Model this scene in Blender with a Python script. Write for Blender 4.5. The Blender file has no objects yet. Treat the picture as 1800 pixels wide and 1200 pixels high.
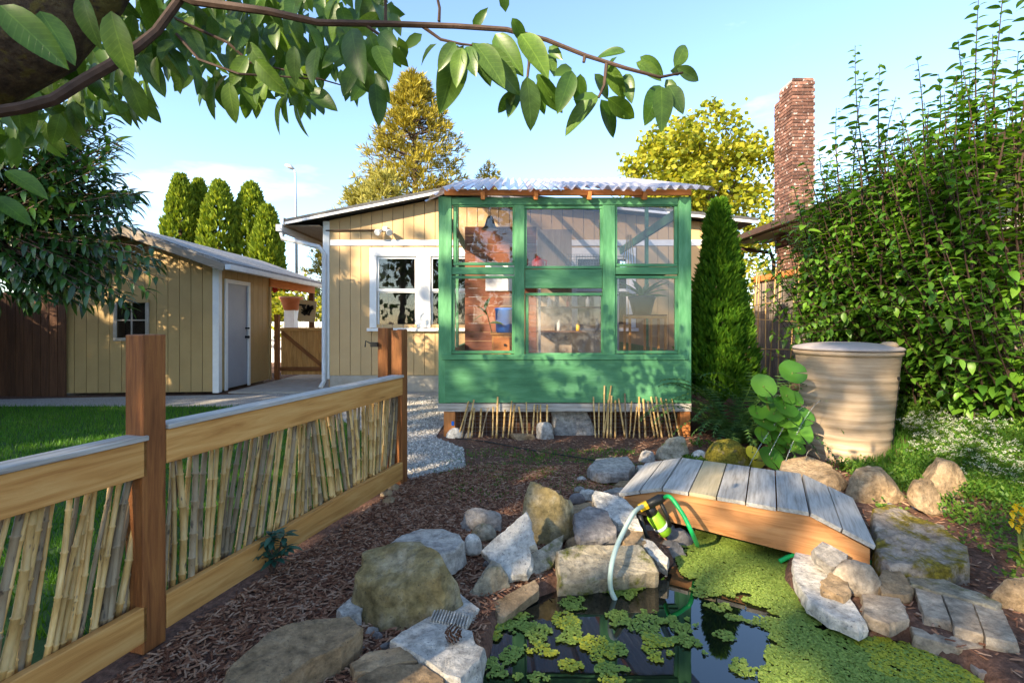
import bpy, bmesh, math, random
from mathutils import Vector, Matrix, noise
R = math.radians
rng = random.Random(11)
U = rng.uniform
scene = bpy.context.scene
C = scene.collection

# ------------------------------------------------------------------ camera
F, CX, HY, CH = 850.0, 900.0, 568.0, 1.3          # photo focal (px), principal column, horizon row, eye height
cd = bpy.data.cameras.new('camera'); cam = bpy.data.objects.new('camera', cd); C.objects.link(cam)
cam.location = (0, 0, CH); cam.rotation_euler = (R(90), 0, 0)
cd.sensor_width = 36; cd.lens = 36 * F / 1800; cd.shift_y = -(600 - HY) / 1800
cd.clip_start = 0.05; cd.clip_end = 3000
scene.camera = cam
# ------------------------------------------------------------------ world, sun, exposure
SUN_EL, SX, SY = 25.0, 0.68, 0.73                 # light travels towards +x +y
w = bpy.data.worlds.new('World'); scene.world = w; w.use_nodes = True
nt = w.node_tree; nt.nodes.clear()
wo = nt.nodes.new('ShaderNodeOutputWorld'); bg = nt.nodes.new('ShaderNodeBackground')
sky = nt.nodes.new('ShaderNodeTexSky'); sky.sky_type = 'NISHITA'; sky.sun_disc = False
sky.sun_elevation = R(SUN_EL); sky.sun_rotation = math.atan2(-SX, -SY) % (2 * math.pi)
sky.air_density = 1.0; sky.dust_density = 0.4; sky.ozone_density = 2.4
tc = nt.nodes.new('ShaderNodeTexCoord'); mp = nt.nodes.new('ShaderNodeMapping'); mp.inputs['Scale'].default_value = (1.2, 1.2, 4.5)
cn = nt.nodes.new('ShaderNodeTexNoise'); cn.inputs['Scale'].default_value = 2.2; cn.inputs['Detail'].default_value = 7; cn.inputs['Roughness'].default_value = .55
cr = nt.nodes.new('ShaderNodeValToRGB'); cr.color_ramp.elements[0].position = .56; cr.color_ramp.elements[1].position = .82
cr.color_ramp.elements[1].color = (.6, .6, .6, 1)
mx = nt.nodes.new('ShaderNodeMix'); mx.data_type = 'RGBA'; mx.inputs['B'].default_value = (5.6, 5.9, 6.3, 1)
L = nt.links.new
L(tc.outputs['Generated'], mp.inputs[0]); L(mp.outputs[0], cn.inputs['Vector']); L(cn.outputs['Fac'], cr.inputs[0])
L(cr.outputs[0], mx.inputs['Factor']); L(sky.outputs[0], mx.inputs['A']); L(mx.outputs['Result'], bg.inputs[0]); L(bg.outputs[0], wo.inputs[0])
bg.inputs[1].default_value = 0.15
sd = bpy.data.lights.new('sun', 'SUN'); sd.energy = 5.0; sd.angle = R(.5); sd.color = (1, .83, .58)
so = bpy.data.objects.new('sun', sd); C.objects.link(so)
ce = math.cos(R(SUN_EL)); hl = math.hypot(SX, SY)
LDIR = Vector((SX / hl * ce, SY / hl * ce, -math.sin(R(SUN_EL))))
so.rotation_euler = LDIR.to_track_quat('-Z', 'Y').to_euler(); so.location = (-20, -20, 20)
vs = scene.view_settings; vs.view_transform = 'Standard'; vs.look = 'None'; vs.gamma = 1; vs.exposure = 1.65
try: vs.use_curve_mapping = False
except Exception: pass

# ------------------------------------------------------------------ helpers
def at(px, py, z=0.0):
    Y = (CH - z) * F / (py - HY); return Vector(((px - CX) / F * Y, Y, z))
def pd(px, py, Y): return Vector(((px - CX) / F * Y, Y, CH - (py - HY) / F * Y))
WM = {}
def place(o, M, parent=None):
    if parent is not None:
        o.parent = parent; o.matrix_basis = WM[parent].inverted() @ M
    else: o.matrix_basis = M
    WM[o] = M; return o
def T(v): return Matrix.Translation(Vector(v))
def thing(name, label, cat, loc=(0, 0, 0), group=None, rz=0):
    o = bpy.data.objects.new(name, None); o.empty_display_size = .1; C.objects.link(o)
    place(o, T(loc) @ Matrix.Rotation(rz, 4, 'Z')); tag(o, label, cat, group); return o
def tag(o, label, cat, group=None, kind=None):
    if label: o['label'] = label
    if cat: o['category'] = cat
    if group: o['group'] = group
    if kind: o['kind'] = kind
    return o
def mobj(name, me, M=None, parent=None):
    o = bpy.data.objects.new(name, me); C.objects.link(o); place(o, M or Matrix(), parent); return o
def frame(x, up, o):
    x = Vector(x).normalized(); y = Vector(up).cross(x)
    if y.length < 1e-6: y = Vector((0, 1, 0)).cross(x)
    y.normalize(); z = x.cross(y)
    return Matrix(((x.x, y.x, z.x, o[0]), (x.y, y.y, z.y, o[1]), (x.z, y.z, z.z, o[2]), (0, 0, 0, 1)))
class MB:
    def __init__(s): s.v = []; s.f = []; s.r = []; s.mi = []
    def add(s, vs, fs, r=None, mi=0):
        b = len(s.v); s.v += [tuple(p) for p in vs]
        for f in fs: s.f.append([i + b for i in f]); s.r.append(r if r is not None else .5); s.mi.append(mi)
    def box(s, a, b, r=None, mi=0):
        x0, y0, z0 = a; x1, y1, z1 = b
        s.add([(x0,y0,z0),(x1,y0,z0),(x1,y1,z0),(x0,y1,z0),(x0,y0,z1),(x1,y0,z1),(x1,y1,z1),(x0,y1,z1)],
              [(0,3,2,1),(4,5,6,7),(0,1,5,4),(1,2,6,5),(2,3,7,6),(3,0,4,7)], r, mi)
    def tube(s, pts, rad, n=8, r=None, caps=True, mi=0):
        pts = [Vector(p) for p in pts]; k = len(pts)
        if not hasattr(rad, '__len__'): rad = [rad] * k
        vs = []; prev = None
        for i, p in enumerate(pts):
            t = (pts[min(i + 1, k - 1)] - pts[max(i - 1, 0)]).normalized()
            if prev is None: a = t.orthogonal().normalized()
            else:
                a = prev - t * prev.dot(t); a = a.normalized() if a.length > 1e-6 else t.orthogonal().normalized()
            prev = a; b = t.cross(a)
            for j in range(n):
                q = 2 * math.pi * j / n; vs.append(p + (a * math.cos(q) + b * math.sin(q)) * rad[i])
        fs = [(i*n + j, i*n + (j+1) % n, (i+1)*n + (j+1) % n, (i+1)*n + j) for i in range(k-1) for j in range(n)]
        if caps: fs += [tuple(range(n))[::-1], tuple((k-1)*n + j for j in range(n))]
        s.add(vs, fs, r, mi)
    def lathe(s, prof, n=24, c=(0, 0, 0), r=None, jit=None):
        vs = []
        for (rad, z) in prof:
            for j in range(n):
                q = 2*math.pi*j/n; vs.append((c[0] + rad*math.cos(q), c[1] + rad*math.sin(q), c[2] + z))
        k = len(prof)
        fs = [(i*n + j, i*n + (j+1) % n, (i+1)*n + (j+1) % n, (i+1)*n + j) for i in range(k-1) for j in range(n)]
        fs += [tuple(range(n))[::-1], tuple((k-1)*n + j for j in range(n))]
        s.add(vs, fs, r)
    def mesh(s, name, mats, smooth=False):
        me = bpy.data.meshes.new(name); me.from_pydata(s.v, [], s.f)
        for m in (mats if isinstance(mats, (list, tuple)) else [mats]): me.materials.append(m)
        a = me.attributes.new('rnd', 'FLOAT', 'FACE'); a.data.foreach_set('value', s.r)
        me.polygons.foreach_set('material_index', s.mi)
        me.polygons.foreach_set('use_smooth', [smooth] * len(s.f)); me.update(); return me
    def obj(s, name, mats, parent=None, M=None, smooth=False): return mobj(name, s.mesh(name, mats, smooth), M, parent)
_bc = {}
def boxmesh(d, mat, bev=.003):
    k = (round(d[0], 3), round(d[1], 3), round(d[2], 3), mat.name, bev)
    if k in _bc: return _bc[k]
    bm = bmesh.new(); bmesh.ops.create_cube(bm, size=1); bmesh.ops.scale(bm, vec=d, verts=bm.verts)
    if bev: bmesh.ops.bevel(bm, geom=bm.edges[:], offset=min(bev, min(d) * .3), segments=1, affect='EDGES')
    me = bpy.data.meshes.new('board'); bm.to_mesh(me); bm.free(); me.materials.append(mat); _bc[k] = me; return me
def board(name, parent, p0, p1, w, t, mat, up=(0, 0, 1), bev=.003):      # local x = length, z = width along up, y = thickness
    p0 = Vector(p0); p1 = Vector(p1)
    return mobj(name, boxmesh(((p1 - p0).length, t, w), mat, bev), frame(p1 - p0, up, (p0 + p1) / 2), parent)
def abox(name, parent, a, b, mat, bev=.003):                              # axis-aligned box, long axis = local x
    a = Vector(a); b = Vector(b); d = b - a; i = max(range(3), key=lambda k: d[k]); c = (a + b) / 2
    M = [Matrix(), Matrix.Rotation(R(90), 4, 'Z'), Matrix.Rotation(R(-90), 4, 'Y')][i]
    dd = [(d.x, d.y, d.z), (d.y, d.x, d.z), (d.z, d.y, d.x)][i]
    return mobj(name, boxmesh(dd, mat, bev), T(c) @ M, parent)

# ------------------------------------------------------------------ materials
def newmat(name):
    m = bpy.data.materials.new(name); m.use_nodes = True; n = m.node_tree.nodes; n.clear()
    o = n.new('ShaderNodeOutputMaterial'); return m, m.node_tree, o
def ramp(t, cols, pos=None):
    r = t.nodes.new('ShaderNodeValToRGB'); e = r.color_ramp.elements
    pos = pos or [.3 + .4 * i / max(1, len(cols) - 1) for i in range(len(cols))]
    while len(e) < len(cols): e.new(.5)
    for i, c in enumerate(cols): e[i].position = pos[i]; e[i].color = (*c, 1)
    return r
def coords(t, stretch, rnd=True):
    tc = t.nodes.new('ShaderNodeTexCoord'); mp = t.nodes.new('ShaderNodeMapping'); mp.inputs['Scale'].default_value = stretch
    t.links.new(tc.outputs['Object'], mp.inputs[0])
    if rnd:
        oi = t.nodes.new('ShaderNodeObjectInfo'); mu = t.nodes.new('ShaderNodeMath'); mu.operation = 'MULTIPLY'; mu.inputs[1].default_value = 57
        t.links.new(oi.outputs['Random'], mu.inputs[0]); t.links.new(mu.outputs[0], mp.inputs['Location'])
    return mp.outputs[0]
def nz(t, vec, scale, detail=6, rough=.6, dist=0):
    n = t.nodes.new('ShaderNodeTexNoise'); n.inputs['Scale'].default_value = scale; n.inputs['Detail'].default_value = detail
    n.inputs['Roughness'].default_value = rough; n.inputs['Distortion'].default_value = dist; t.links.new(vec, n.inputs['Vector']); return n.outputs['Fac']
def mixc(t, fac, a, b, mode='MIX'):
    m = t.nodes.new('ShaderNodeMix'); m.data_type = 'RGBA'; m.blend_type = mode
    for k, v in (('Factor', fac), ('A', a), ('B', b)):
        if isinstance(v, (int, float)): m.inputs[k].default_value = v
        elif isinstance(v, tuple): m.inputs[k].default_value = (*v, 1)
        else: t.links.new(v, m.inputs[k])
    return m.outputs['Result']
def bump(t, h, strength, dist=.01):
    b = t.nodes.new('ShaderNodeBump'); b.inputs['Strength'].default_value = strength; b.inputs['Distance'].default_value = dist
    t.links.new(h, b.inputs['Height']); return b.outputs[0]
def pm(name, cols, scale=5, stretch=(1, 1, 1), rough=.75, bmp=.3, bscale=40, spec=.3, var=.25, metal=0, spots=None, dist=0, pos=None, bdist=.006):
    m, t, o = newmat(name); p = t.nodes.new('ShaderNodeBsdfPrincipled'); v = coords(t, stretch)
    c = ramp(t, cols, pos); t.links.new(nz(t, v, scale, 7, .62, dist), c.inputs[0]); col = c.outputs[0]
    if spots:                                         # (colour, scale, threshold)
        sr = ramp(t, [(0, 0, 0), (1, 1, 1)], [spots[2], spots[2] + .06]); t.links.new(nz(t, v, spots[1], 3), sr.inputs[0])
        col = mixc(t, sr.outputs[0], col, spots[0])
    if var:
        oi = t.nodes.new('ShaderNodeObjectInfo'); mr = t.nodes.new('ShaderNodeMapRange'); mr.inputs['To Min'].default_value = 1 - var; mr.inputs['To Max'].default_value = 1 + var
        t.links.new(oi.outputs['Random'], mr.inputs['Value']); col = mixc(t, 1.0, col, mr.outputs[0], 'MULTIPLY')
    t.links.new(col, p.inputs['Base Color']); p.inputs['Roughness'].default_value = rough
    p.inputs['Specular IOR Level'].default_value = spec; p.inputs['Metallic'].default_value = metal
    if bmp: t.links.new(bump(t, nz(t, v, bscale, 8, .65), bmp, bdist), p.inputs['Normal'])
    t.links.new(p.outputs[0], o.inputs[0]); return m
def stone_mat(name, cols, speck=(.05, .05, .05), sp=.62, moss=0.0, mosscol=(.10, .10, .012), var=.15):
    m, t, o = newmat(name); p = t.nodes.new('ShaderNodeBsdfPrincipled'); v = coords(t, (1, 1, 1))
    cols = [(q[0] * 1.10, q[1] * 1.0, q[2] * .86) for q in cols]
    c = ramp(t, cols); t.links.new(nz(t, v, 6, 8, .65), c.inputs[0]); col = c.outputs[0]
    s1 = ramp(t, [(0, 0, 0), (.75, .75, .75)], [sp, sp + .05]); t.links.new(nz(t, v, 75, 4, .7), s1.inputs[0]); col = mixc(t, s1.outputs[0], col, speck)
    s2 = ramp(t, [(.42, .42, .42), (1.3, 1.3, 1.3)], [.3, .66]); t.links.new(nz(t, v, 22, 6, .7), s2.inputs[0]); col = mixc(t, 1.0, col, s2.outputs[0], 'MULTIPLY')
    if moss > 0:
        mr = ramp(t, [(0, 0, 0), (1, 1, 1)], [.62 - moss * .4, .68 - moss * .4 + .06]); t.links.new(nz(t, v, 7, 8, .7), mr.inputs[0])
        mc = ramp(t, [tuple(q * .5 for q in mosscol), mosscol, tuple(q * 1.9 for q in mosscol)]); t.links.new(nz(t, v, 60, 5), mc.inputs[0])
        col = mixc(t, mr.outputs[0], col, mc.outputs[0])
    oi = t.nodes.new('ShaderNodeObjectInfo'); mr = t.nodes.new('ShaderNodeMapRange'); mr.inputs['To Min'].default_value = 1 - var; mr.inputs['To Max'].default_value = 1 + var
    t.links.new(oi.outputs['Random'], mr.inputs['Value']); col = mixc(t, 1.0, col, mr.outputs[0], 'MULTIPLY')
    t.links.new(col, p.inputs['Base Color']); p.inputs['Roughness'].default_value = .85; p.inputs['Specular IOR Level'].default_value = .25
    t.links.new(bump(t, nz(t, v, 24, 10, .74), 1.0, .02), p.inputs['Normal']); t.links.new(p.outputs[0], o.inputs[0]); return m
def leaf_mat(name, cols, transl=.35, rough=.4, gloss=.35, veins=0):
    m, t, o = newmat(name)
    oi = t.nodes.new('ShaderNodeObjectInfo'); a = t.nodes.new('ShaderNodeAttribute'); a.attribute_name = 'rnd'
    ad = t.nodes.new('ShaderNodeMath'); ad.operation = 'ADD'; t.links.new(oi.outputs['Random'], ad.inputs[0]); t.links.new(a.outputs['Fac'], ad.inputs[1])
    fr = t.nodes.new('ShaderNodeMath'); fr.operation = 'FRACT'; t.links.new(ad.outputs[0], fr.inputs[0])
    c = ramp(t, cols, [i / (len(cols) - 1) for i in range(len(cols))]); t.links.new(fr.outputs[0], c.inputs[0])
    p = t.nodes.new('ShaderNodeBsdfPrincipled'); p.inputs['Roughness'].default_value = rough; p.inputs['Specular IOR Level'].default_value = gloss
    class _C: outputs = [c.outputs[0]]
    if veins:
        tc_ = t.nodes.new('ShaderNodeTexCoord'); sx_ = t.nodes.new('ShaderNodeSeparateXYZ'); t.links.new(tc_.outputs['Object'], sx_.inputs[0])
        def mt(op, a, b=None):
            q = t.nodes.new('ShaderNodeMath'); q.operation = op
            for i_, v_ in enumerate((a, b)):
                if v_ is None: continue
                if isinstance(v_, (int, float)): q.inputs[i_].default_value = v_
                else: t.links.new(v_, q.inputs[i_])
            return q.outputs[0]
        ay_ = mt('ABSOLUTE', sx_.outputs['Y']); mid = mt('LESS_THAN', ay_, .0011); sv = mt('SINE', mt('MULTIPLY', mt('SUBTRACT', sx_.outputs['X'], mt('MULTIPLY', ay_, .9)), veins)); sv = mt('MULTIPLY', mt('GREATER_THAN', sv, .86), .45)
        vf = mt('MULTIPLY', mt('MAXIMUM', mid, sv), .55); lite = mixc(t, 1.0, c.outputs[0], (1.9, 1.7, 1.7), 'MULTIPLY')
        blot = ramp(t, [(.7, .72, .6), (1.2, 1.15, 1.1)], [.35, .65]); t.links.new(nz(t, coords(t, (1, 1, 1)), 30, 4), blot.inputs[0])
        _C.outputs = [mixc(t, 1.0, mixc(t, vf, c.outputs[0], lite), blot.outputs[0], 'MULTIPLY')]
        t.links.new(bump(t, sv, .4, .002), p.inputs['Normal'])
    c = _C
    tr = t.nodes.new('ShaderNodeBsdfTranslucent'); t.links.new(c.outputs[0], p.inputs['Base Color'])
    tcol = mixc(t, 1.0, c.outputs[0], (1.5, 1.35, .5), 'MULTIPLY'); t.links.new(tcol, tr.inputs['Color'])
    ms = t.nodes.new('ShaderNodeMixShader'); ms.inputs[0].default_value = transl
    t.links.new(p.outputs[0], ms.inputs[1]); t.links.new(tr.outputs[0], ms.inputs[2]); t.links.new(ms.outputs[0], o.inputs[0]); return m
def glass_mat(name, tint=(1, 1, 1), dirt=.05, dirtcol=(.5, .48, .44), ior=1.5, pos=(.45, .75)):
    m, t, o = newmat(name); v = coords(t, (1, 1, 1))
    tr = t.nodes.new('ShaderNodeBsdfTransparent'); tr.inputs[0].default_value = (*tint, 1)
    gl = t.nodes.new('ShaderNodeBsdfGlossy'); gl.inputs['Roughness'].default_value = .015
    fr = t.nodes.new('ShaderNodeFresnel'); fr.inputs[0].default_value = ior
    t.links.new(bump(t, nz(t, v, 2.5, 2), .06, .02), gl.inputs['Normal'])
    m1 = t.nodes.new('ShaderNodeMixShader'); t.links.new(fr.outputs[0], m1.inputs[0]); t.links.new(tr.outputs[0], m1.inputs[1]); t.links.new(gl.outputs[0], m1.inputs[2])
    df = t.nodes.new('ShaderNodeBsdfDiffuse'); df.inputs[0].default_value = (*dirtcol, 1)
    dr = ramp(t, [(dirt * .4,) * 3, (min(1, dirt * 3),) * 3], list(pos)); t.links.new(nz(t, v, 3.5, 8, .7, 1.5), dr.inputs[0])
    m2 = t.nodes.new('ShaderNodeMixShader'); t.links.new(dr.outputs[0], m2.inputs[0]); t.links.new(m1.outputs[0], m2.inputs[1]); t.links.new(df.outputs[0], m2.inputs[2])
    t.links.new(m2.outputs[0], o.inputs[0]); return m
WX = (.7, 9, 9)
M = {}
M['siding'] = pm('tan_paint', [(.50, .335, .165), (.55, .375, .19)], 3, bmp=.15, bscale=60, rough=.6, var=.05)
M['siding2'] = pm('ochre_paint', [(.40, .27, .115), (.45, .31, .135)], 3, bmp=.15, bscale=60, rough=.6, var=.05)
M['white'] = pm('white_paint', [(.72, .72, .72), (.82, .82, .81)], 8, bmp=.1, rough=.5, var=.03)
M['green'] = pm('green_paint', [(.050, .18, .075), (.075, .245, .105), (.115, .31, .15)], 5, stretch=(.8, 4, 4), rough=.55, bmp=.5, bscale=14, var=.08, spec=.35, spots=((.02, .06, .03), 30, .70))
M['post'] = pm('stained_post_wood', [(.13, .042, .012), (.24, .085, .024), (.33, .13, .035)], 5, WX, rough=.65, bmp=.4, bscale=30, var=.12, dist=.6)
M['rail'] = pm('cedar_rail_wood', [(.42, .18, .045), (.58, .285, .08), (.68, .38, .13)], 3, WX, rough=.65, bmp=.25, bscale=30, var=.08, dist=.8, spots=((.22, .08, .02), 2.2, .71))
M['orange'] = pm('fresh_cedar', [(.42, .14, .035), (.58, .23, .07)], 4, WX, bmp=.2, var=.1)
M['bridge_beam'] = pm('bridge_beam_wood', [(.30, .12, .035), (.47, .21, .075), (.55, .28, .11)], 2.5, WX, bmp=.25, var=.05, dist=1.2, spots=((.16, .05, .012), 2, .68))
M['grey_wood'] = pm('weathered_grey_wood', [(.24, .215, .185), (.41, .38, .34), (.54, .505, .46)], 5, WX, rough=.85, bmp=.5, bscale=25, var=.12, spots=((.08, .07, .06), 9, .70))
M['tan_wood'] = pm('pale_tan_wood', [(.38, .30, .17), (.52, .42, .26)], 5, WX, rough=.8, bmp=.4, bscale=25, var=.05, spots=((.12, .08, .04), 9, .70))
M['fence_grey'] = pm('old_fence_wood', [(.12, .095, .075), (.22, .18, .15), (.30, .26, .22)], 4, WX, rough=.9, bmp=.5, var=.25)
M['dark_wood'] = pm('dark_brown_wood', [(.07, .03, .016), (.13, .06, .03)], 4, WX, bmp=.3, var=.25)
M['red_wood'] = pm('red_cedar_wall', [(.16, .055, .028), (.26, .095, .045)], 4, WX, bmp=.3, var=.2)
M['bamboo'] = pm('bamboo', [(.40, .23, .075), (.57, .36, .13), (.66, .46, .2)], 7, (5, 5, .8), rough=.45, bmp=.15, var=.3, spec=.4, spots=((.13, .09, .05), 9, .66))
M['bamboo_old'] = pm('greyed_bamboo', [(.20, .14, .08), (.33, .25, .15)], 7, (5, 5, .8), rough=.6, bmp=.2, var=.3, spots=((.08, .06, .04), 9, .62))
M['concrete'] = pm('concrete', [(.30, .27, .23), (.42, .38, .33)], 6, bmp=.3, bscale=60, rough=.9, var=.05)
M['door'] = pm('grey_door_paint', [(.30, .32, .37), (.35, .37, .42)], 2, bmp=.05, rough=.45, var=0)
M['black'] = pm('black_metal', [(.012, .012, .012), (.02, .02, .02)], 6, bmp=.05, rough=.4, var=0)
M['grey_metal'] = pm('grey_metal', [(.35, .36, .38), (.48, .49, .5)], 6, bmp=.05, rough=.4, var=.05, metal=.3)
M['gutter'] = pm('gutter_paint', [(.55, .56, .58), (.68, .69, .7)], 5, bmp=.03, rough=.4, var=.03)
M['brown_metal'] = pm('brown_gutter', [(.06, .035, .025), (.09, .05, .035)], 5, bmp=.05, rough=.5, var=0)
M['dark_room'] = pm('painted_room_dark', [(.02, .018, .016), (.035, .03, .025)], 3, bmp=0, var=0)  # near-black base colour stands in for the darkness of unlit rooms
M['clay'] = pm('ribbed_clay', [(.34, .235, .145), (.43, .31, .20), (.50, .38, .26)], 3, (1.2, 1.2, 16), rough=.8, bmp=.35, bscale=18, var=0)
M['lid'] = pm('lid_plastic', [(.40, .33, .30), (.48, .41, .38)], 3, rough=.6, bmp=.1, var=0)
M['mortar'] = pm('mortar', [(.26, .23, .21), (.36, .33, .31)], 20, bmp=.4, bscale=60, var=0)
M['brick'] = pm('old_brick', [(.06, .033, .027), (.14, .066, .047), (.23, .125, .09)], 9, bmp=.5, bscale=70, rough=.9, var=.5, spots=((.42, .37, .34), 12, .60))
M['lap'] = pm('cream_lap_siding', [(.52, .50, .43), (.6, .58, .5)], 3, bmp=.05, var=.05)
M['bark'] = pm('mossy_bark', [(.035, .022, .014), (.11, .072, .04), (.21, .16, .07)], 26, (1, 1, 1), rough=.95, bmp=1.0, bscale=34, var=.1, bdist=.05, spots=((.17, .13, .03), 13, .56))
M['twig'] = pm('twig_bark', [(.045, .026, .018), (.10, .062, .045)], 20, bmp=.4, var=.2)
M['stem_green'] = pm('green_stem', [(.10, .14, .03), (.16, .2, .05)], 10, bmp=.1, var=.1)
M['terracotta'] = pm('terracotta', [(.45, .16, .07), (.55, .22, .11)], 6, bmp=.2, var=.1)
M['blue'] = pm('blue_plastic', [(.012, .12, .50), (.02, .16, .6)], 3, bmp=.03, rough=.35, var=0)
M['red'] = pm('red_plastic', [(.55, .03, .02), (.65, .05, .03)], 3, bmp=.03, rough=.35, var=0)
M['lime'] = pm('lime_plastic', [(.20, .42, .02), (.26, .5, .03)], 3, bmp=.03, rough=.35, var=0)
M['hose_green'] = pm('green_hose', [(.01, .36, .09), (.015, .45, .13)], 3, bmp=.03, rough=.35, var=0)
M['hose_pale'] = pm('pale_hose', [(.40, .50, .42), (.5, .6, .52)], 8, bmp=.03, rough=.35, var=0)
M['yellow'] = pm('yellow_plastic', [(.75, .42, .01), (.85, .5, .02)], 3, bmp=.03, rough=.4, var=0)
M['label_white'] = pm('label_white', [(.7, .7, .7), (.75, .75, .75)], 3, bmp=0, var=0)
M['gravel'] = pm('gravel', [(.17, .155, .14), (.36, .335, .30), (.54, .505, .46)], 55, bmp=1.0, bscale=70, rough=.9, var=0, bdist=.02)
M['soil'] = pm('mulch_soil', [(.055, .027, .018), (.13, .066, .043), (.22, .12, .08)], 38, bmp=1.0, bscale=45, rough=.95, var=0, bdist=.02)
M['chip'] = pm('bark_chip', [(.07, .03, .018), (.17, .078, .045)], 12, bmp=.4, bscale=80, rough=.9, var=0)
M['lawn'] = pm('lawn_soil', [(.02, .05, .008), (.04, .09, .014)], 30, bmp=.8, bscale=60, rough=.9, var=0)
M['shingle'] = pm('asphalt_shingle', [(.15, .145, .14), (.27, .26, .25), (.36, .35, .34)], 26, (1, 1, 1), bmp=.8, bscale=40, rough=.95, var=.1, bdist=.015)
M['roof_dark'] = pm('dark_roof_edge', [(.05, .052, .055), (.09, .092, .095)], 16, bmp=.5, var=0)
M['eave'] = pm('eave_board', [(.22, .17, .12), (.32, .26, .2)], 6, WX, bmp=.2, var=.1)
M['wire'] = pm('wire', [(.3, .3, .3), (.35, .35, .35)], 4, bmp=0, var=0, metal=.5)
M['flower_yellow'] = leaf_mat('yellow_petals', [(.75, .45, .005), (.85, .60, .02)], .3)
M['flower_white'] = leaf_mat('white_petals', [(.65, .68, .62), (.8, .8, .78)], .2)
M['granite'] = stone_mat('grey_granite', [(.24, .24, .25), (.36, .36, .37), (.46, .46, .46)])
M['white_stone'] = stone_mat('pale_speckled_stone', [(.36, .37, .38), (.50, .51, .52), (.62, .62, .62)], (.10, .10, .11), .60)
M['olive_stone'] = stone_mat('olive_stained_stone', [(.14, .115, .05), (.25, .21, .11), (.36, .34, .27)], moss=.0)
M['mossy_stone'] = stone_mat('mossy_stone', [(.17, .155, .12), (.30, .28, .23), (.40, .38, .34)], moss=.25)
M['moss_rock'] = stone_mat('moss_covered_rock', [(.17, .14, .11), (.26, .23, .2)], moss=.85, mosscol=(.15, .125, .012))
M['moss_slab'] = stone_mat('moss_rimmed_rock', [(.20, .17, .15), (.30, .27, .25), (.38, .35, .33)], moss=.36, mosscol=(.16, .12, .012))
M['brown_stone'] = stone_mat('brown_stone', [(.20, .145, .09), (.33, .25, .165), (.42, .34, .25)])
M['slate'] = stone_mat('dark_grey_slate', [(.13, .13, .145), (.19, .19, .21), (.25, .25, .27)], sp=.7)
M['paver'] = stone_mat('paver_block', [(.28, .235, .19), (.38, .33, .28), (.44, .4, .35)], sp=.66)
M['cherry'] = leaf_mat('cherry_leaf', [(.035, .085, .014), (.055, .125, .02), (.095, .18, .026), (.06, .12, .035)], .42, .35, .4)
M['cherry_near'] = leaf_mat('cherry_leaf_veined', [(.04, .10, .015), (.065, .145, .022), (.115, .21, .028), (.07, .14, .04)], .42, .35, .4, 620)
M['laurel'] = leaf_mat('laurel_leaf', [(.018, .05, .012), (.03, .085, .018), (.06, .14, .022)], .25, .3, .5)
M['shrub'] = leaf_mat('shrub_leaf', [(.045, .13, .014), (.08, .20, .02), (.15, .29, .026), (.10, .23, .024)], .38, .4, .35)
M['pine'] = leaf_mat('pine_needles', [(.15, .14, .02), (.29, .25, .032), (.42, .34, .04)], .2, .6, .2)
M['pine2'] = leaf_mat('pale_pine_needles', [(.18, .18, .04), (.30, .28, .06), (.38, .34, .08)], .2, .6, .2)
M['maple'] = leaf_mat('maple_leaf', [(.14, .18, .015), (.26, .28, .022), (.38, .34, .03)], .4, .5, .2)
M['thuja'] = leaf_mat('thuja_spray', [(.09, .15, .012), (.17, .24, .018), (.26, .31, .022)], .2, .6, .2)
M['cone'] = leaf_mat('conifer_spray', [(.04, .12, .009), (.08, .2, .014), (.15, .29, .02)], .3, .6, .2)
M['fern'] = leaf_mat('fern_leaf', [(.03, .085, .026), (.065, .14, .036), (.11, .20, .045)], .25, .5, .25)
M['ligularia'] = leaf_mat('round_leaf', [(.05, .16, .02), (.08, .22, .025), (.12, .28, .03)], .35, .35, .4)
M['yleaf'] = leaf_mat('yellow_leaf', [(.5, .4, .02), (.6, .5, .03)], .3)
M['rhodo'] = leaf_mat('rhododendron_leaf', [(.018, .065, .045), (.03, .095, .065), (.05, .13, .08)], .1, .4, .4)
M['grass'] = leaf_mat('grass_blade', [(.04, .13, .012), (.07, .19, .018), (.11, .24, .026)], .3, .5, .2)
M['ground_green'] = leaf_mat('groundcover_leaf', [(.04, .11, .015), (.08, .17, .02), (.14, .22, .03)], .3, .5, .2)
M['duck'] = leaf_mat('duckweed', [(.14, .21, .035), (.22, .31, .055), (.29, .37, .075)], .2, .5, .3)
M['duck_y'] = leaf_mat('yellow_duckweed', [(.34, .36, .03), (.46, .46, .05)], .2, .5, .3)
M['shade'] = leaf_mat('broad_leaf', [(.03, .08, .012), (.06, .13, .02)], .25, .5, .2)
M['glass'] = glass_mat('greenhouse_glass', (.93, .92, .94), .014)
M['glass_dirty'] = glass_mat('smeared_glass', (.9, .88, .88), .10, pos=(.4, .7))
M['glass_house'] = glass_mat('house_glass', (.85, .88, .88), .005, ior=1.6)
def water_mat():
    m, t, o = newmat('pond_water'); p = t.nodes.new('ShaderNodeBsdfPrincipled'); p.inputs['Base Color'].default_value = (.004, .006, .005, 1)
    p.inputs['Roughness'].default_value = .015; p.inputs['IOR'].default_value = 1.6; p.inputs['Specular IOR Level'].default_value = .8
    t.links.new(bump(t, nz(t, coords(t, (1, 1, 1), False), 3, 2), .03, .01), p.inputs['Normal']); t.links.new(p.outputs[0], o.inputs[0]); return m
M['water'] = water_mat()
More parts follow.
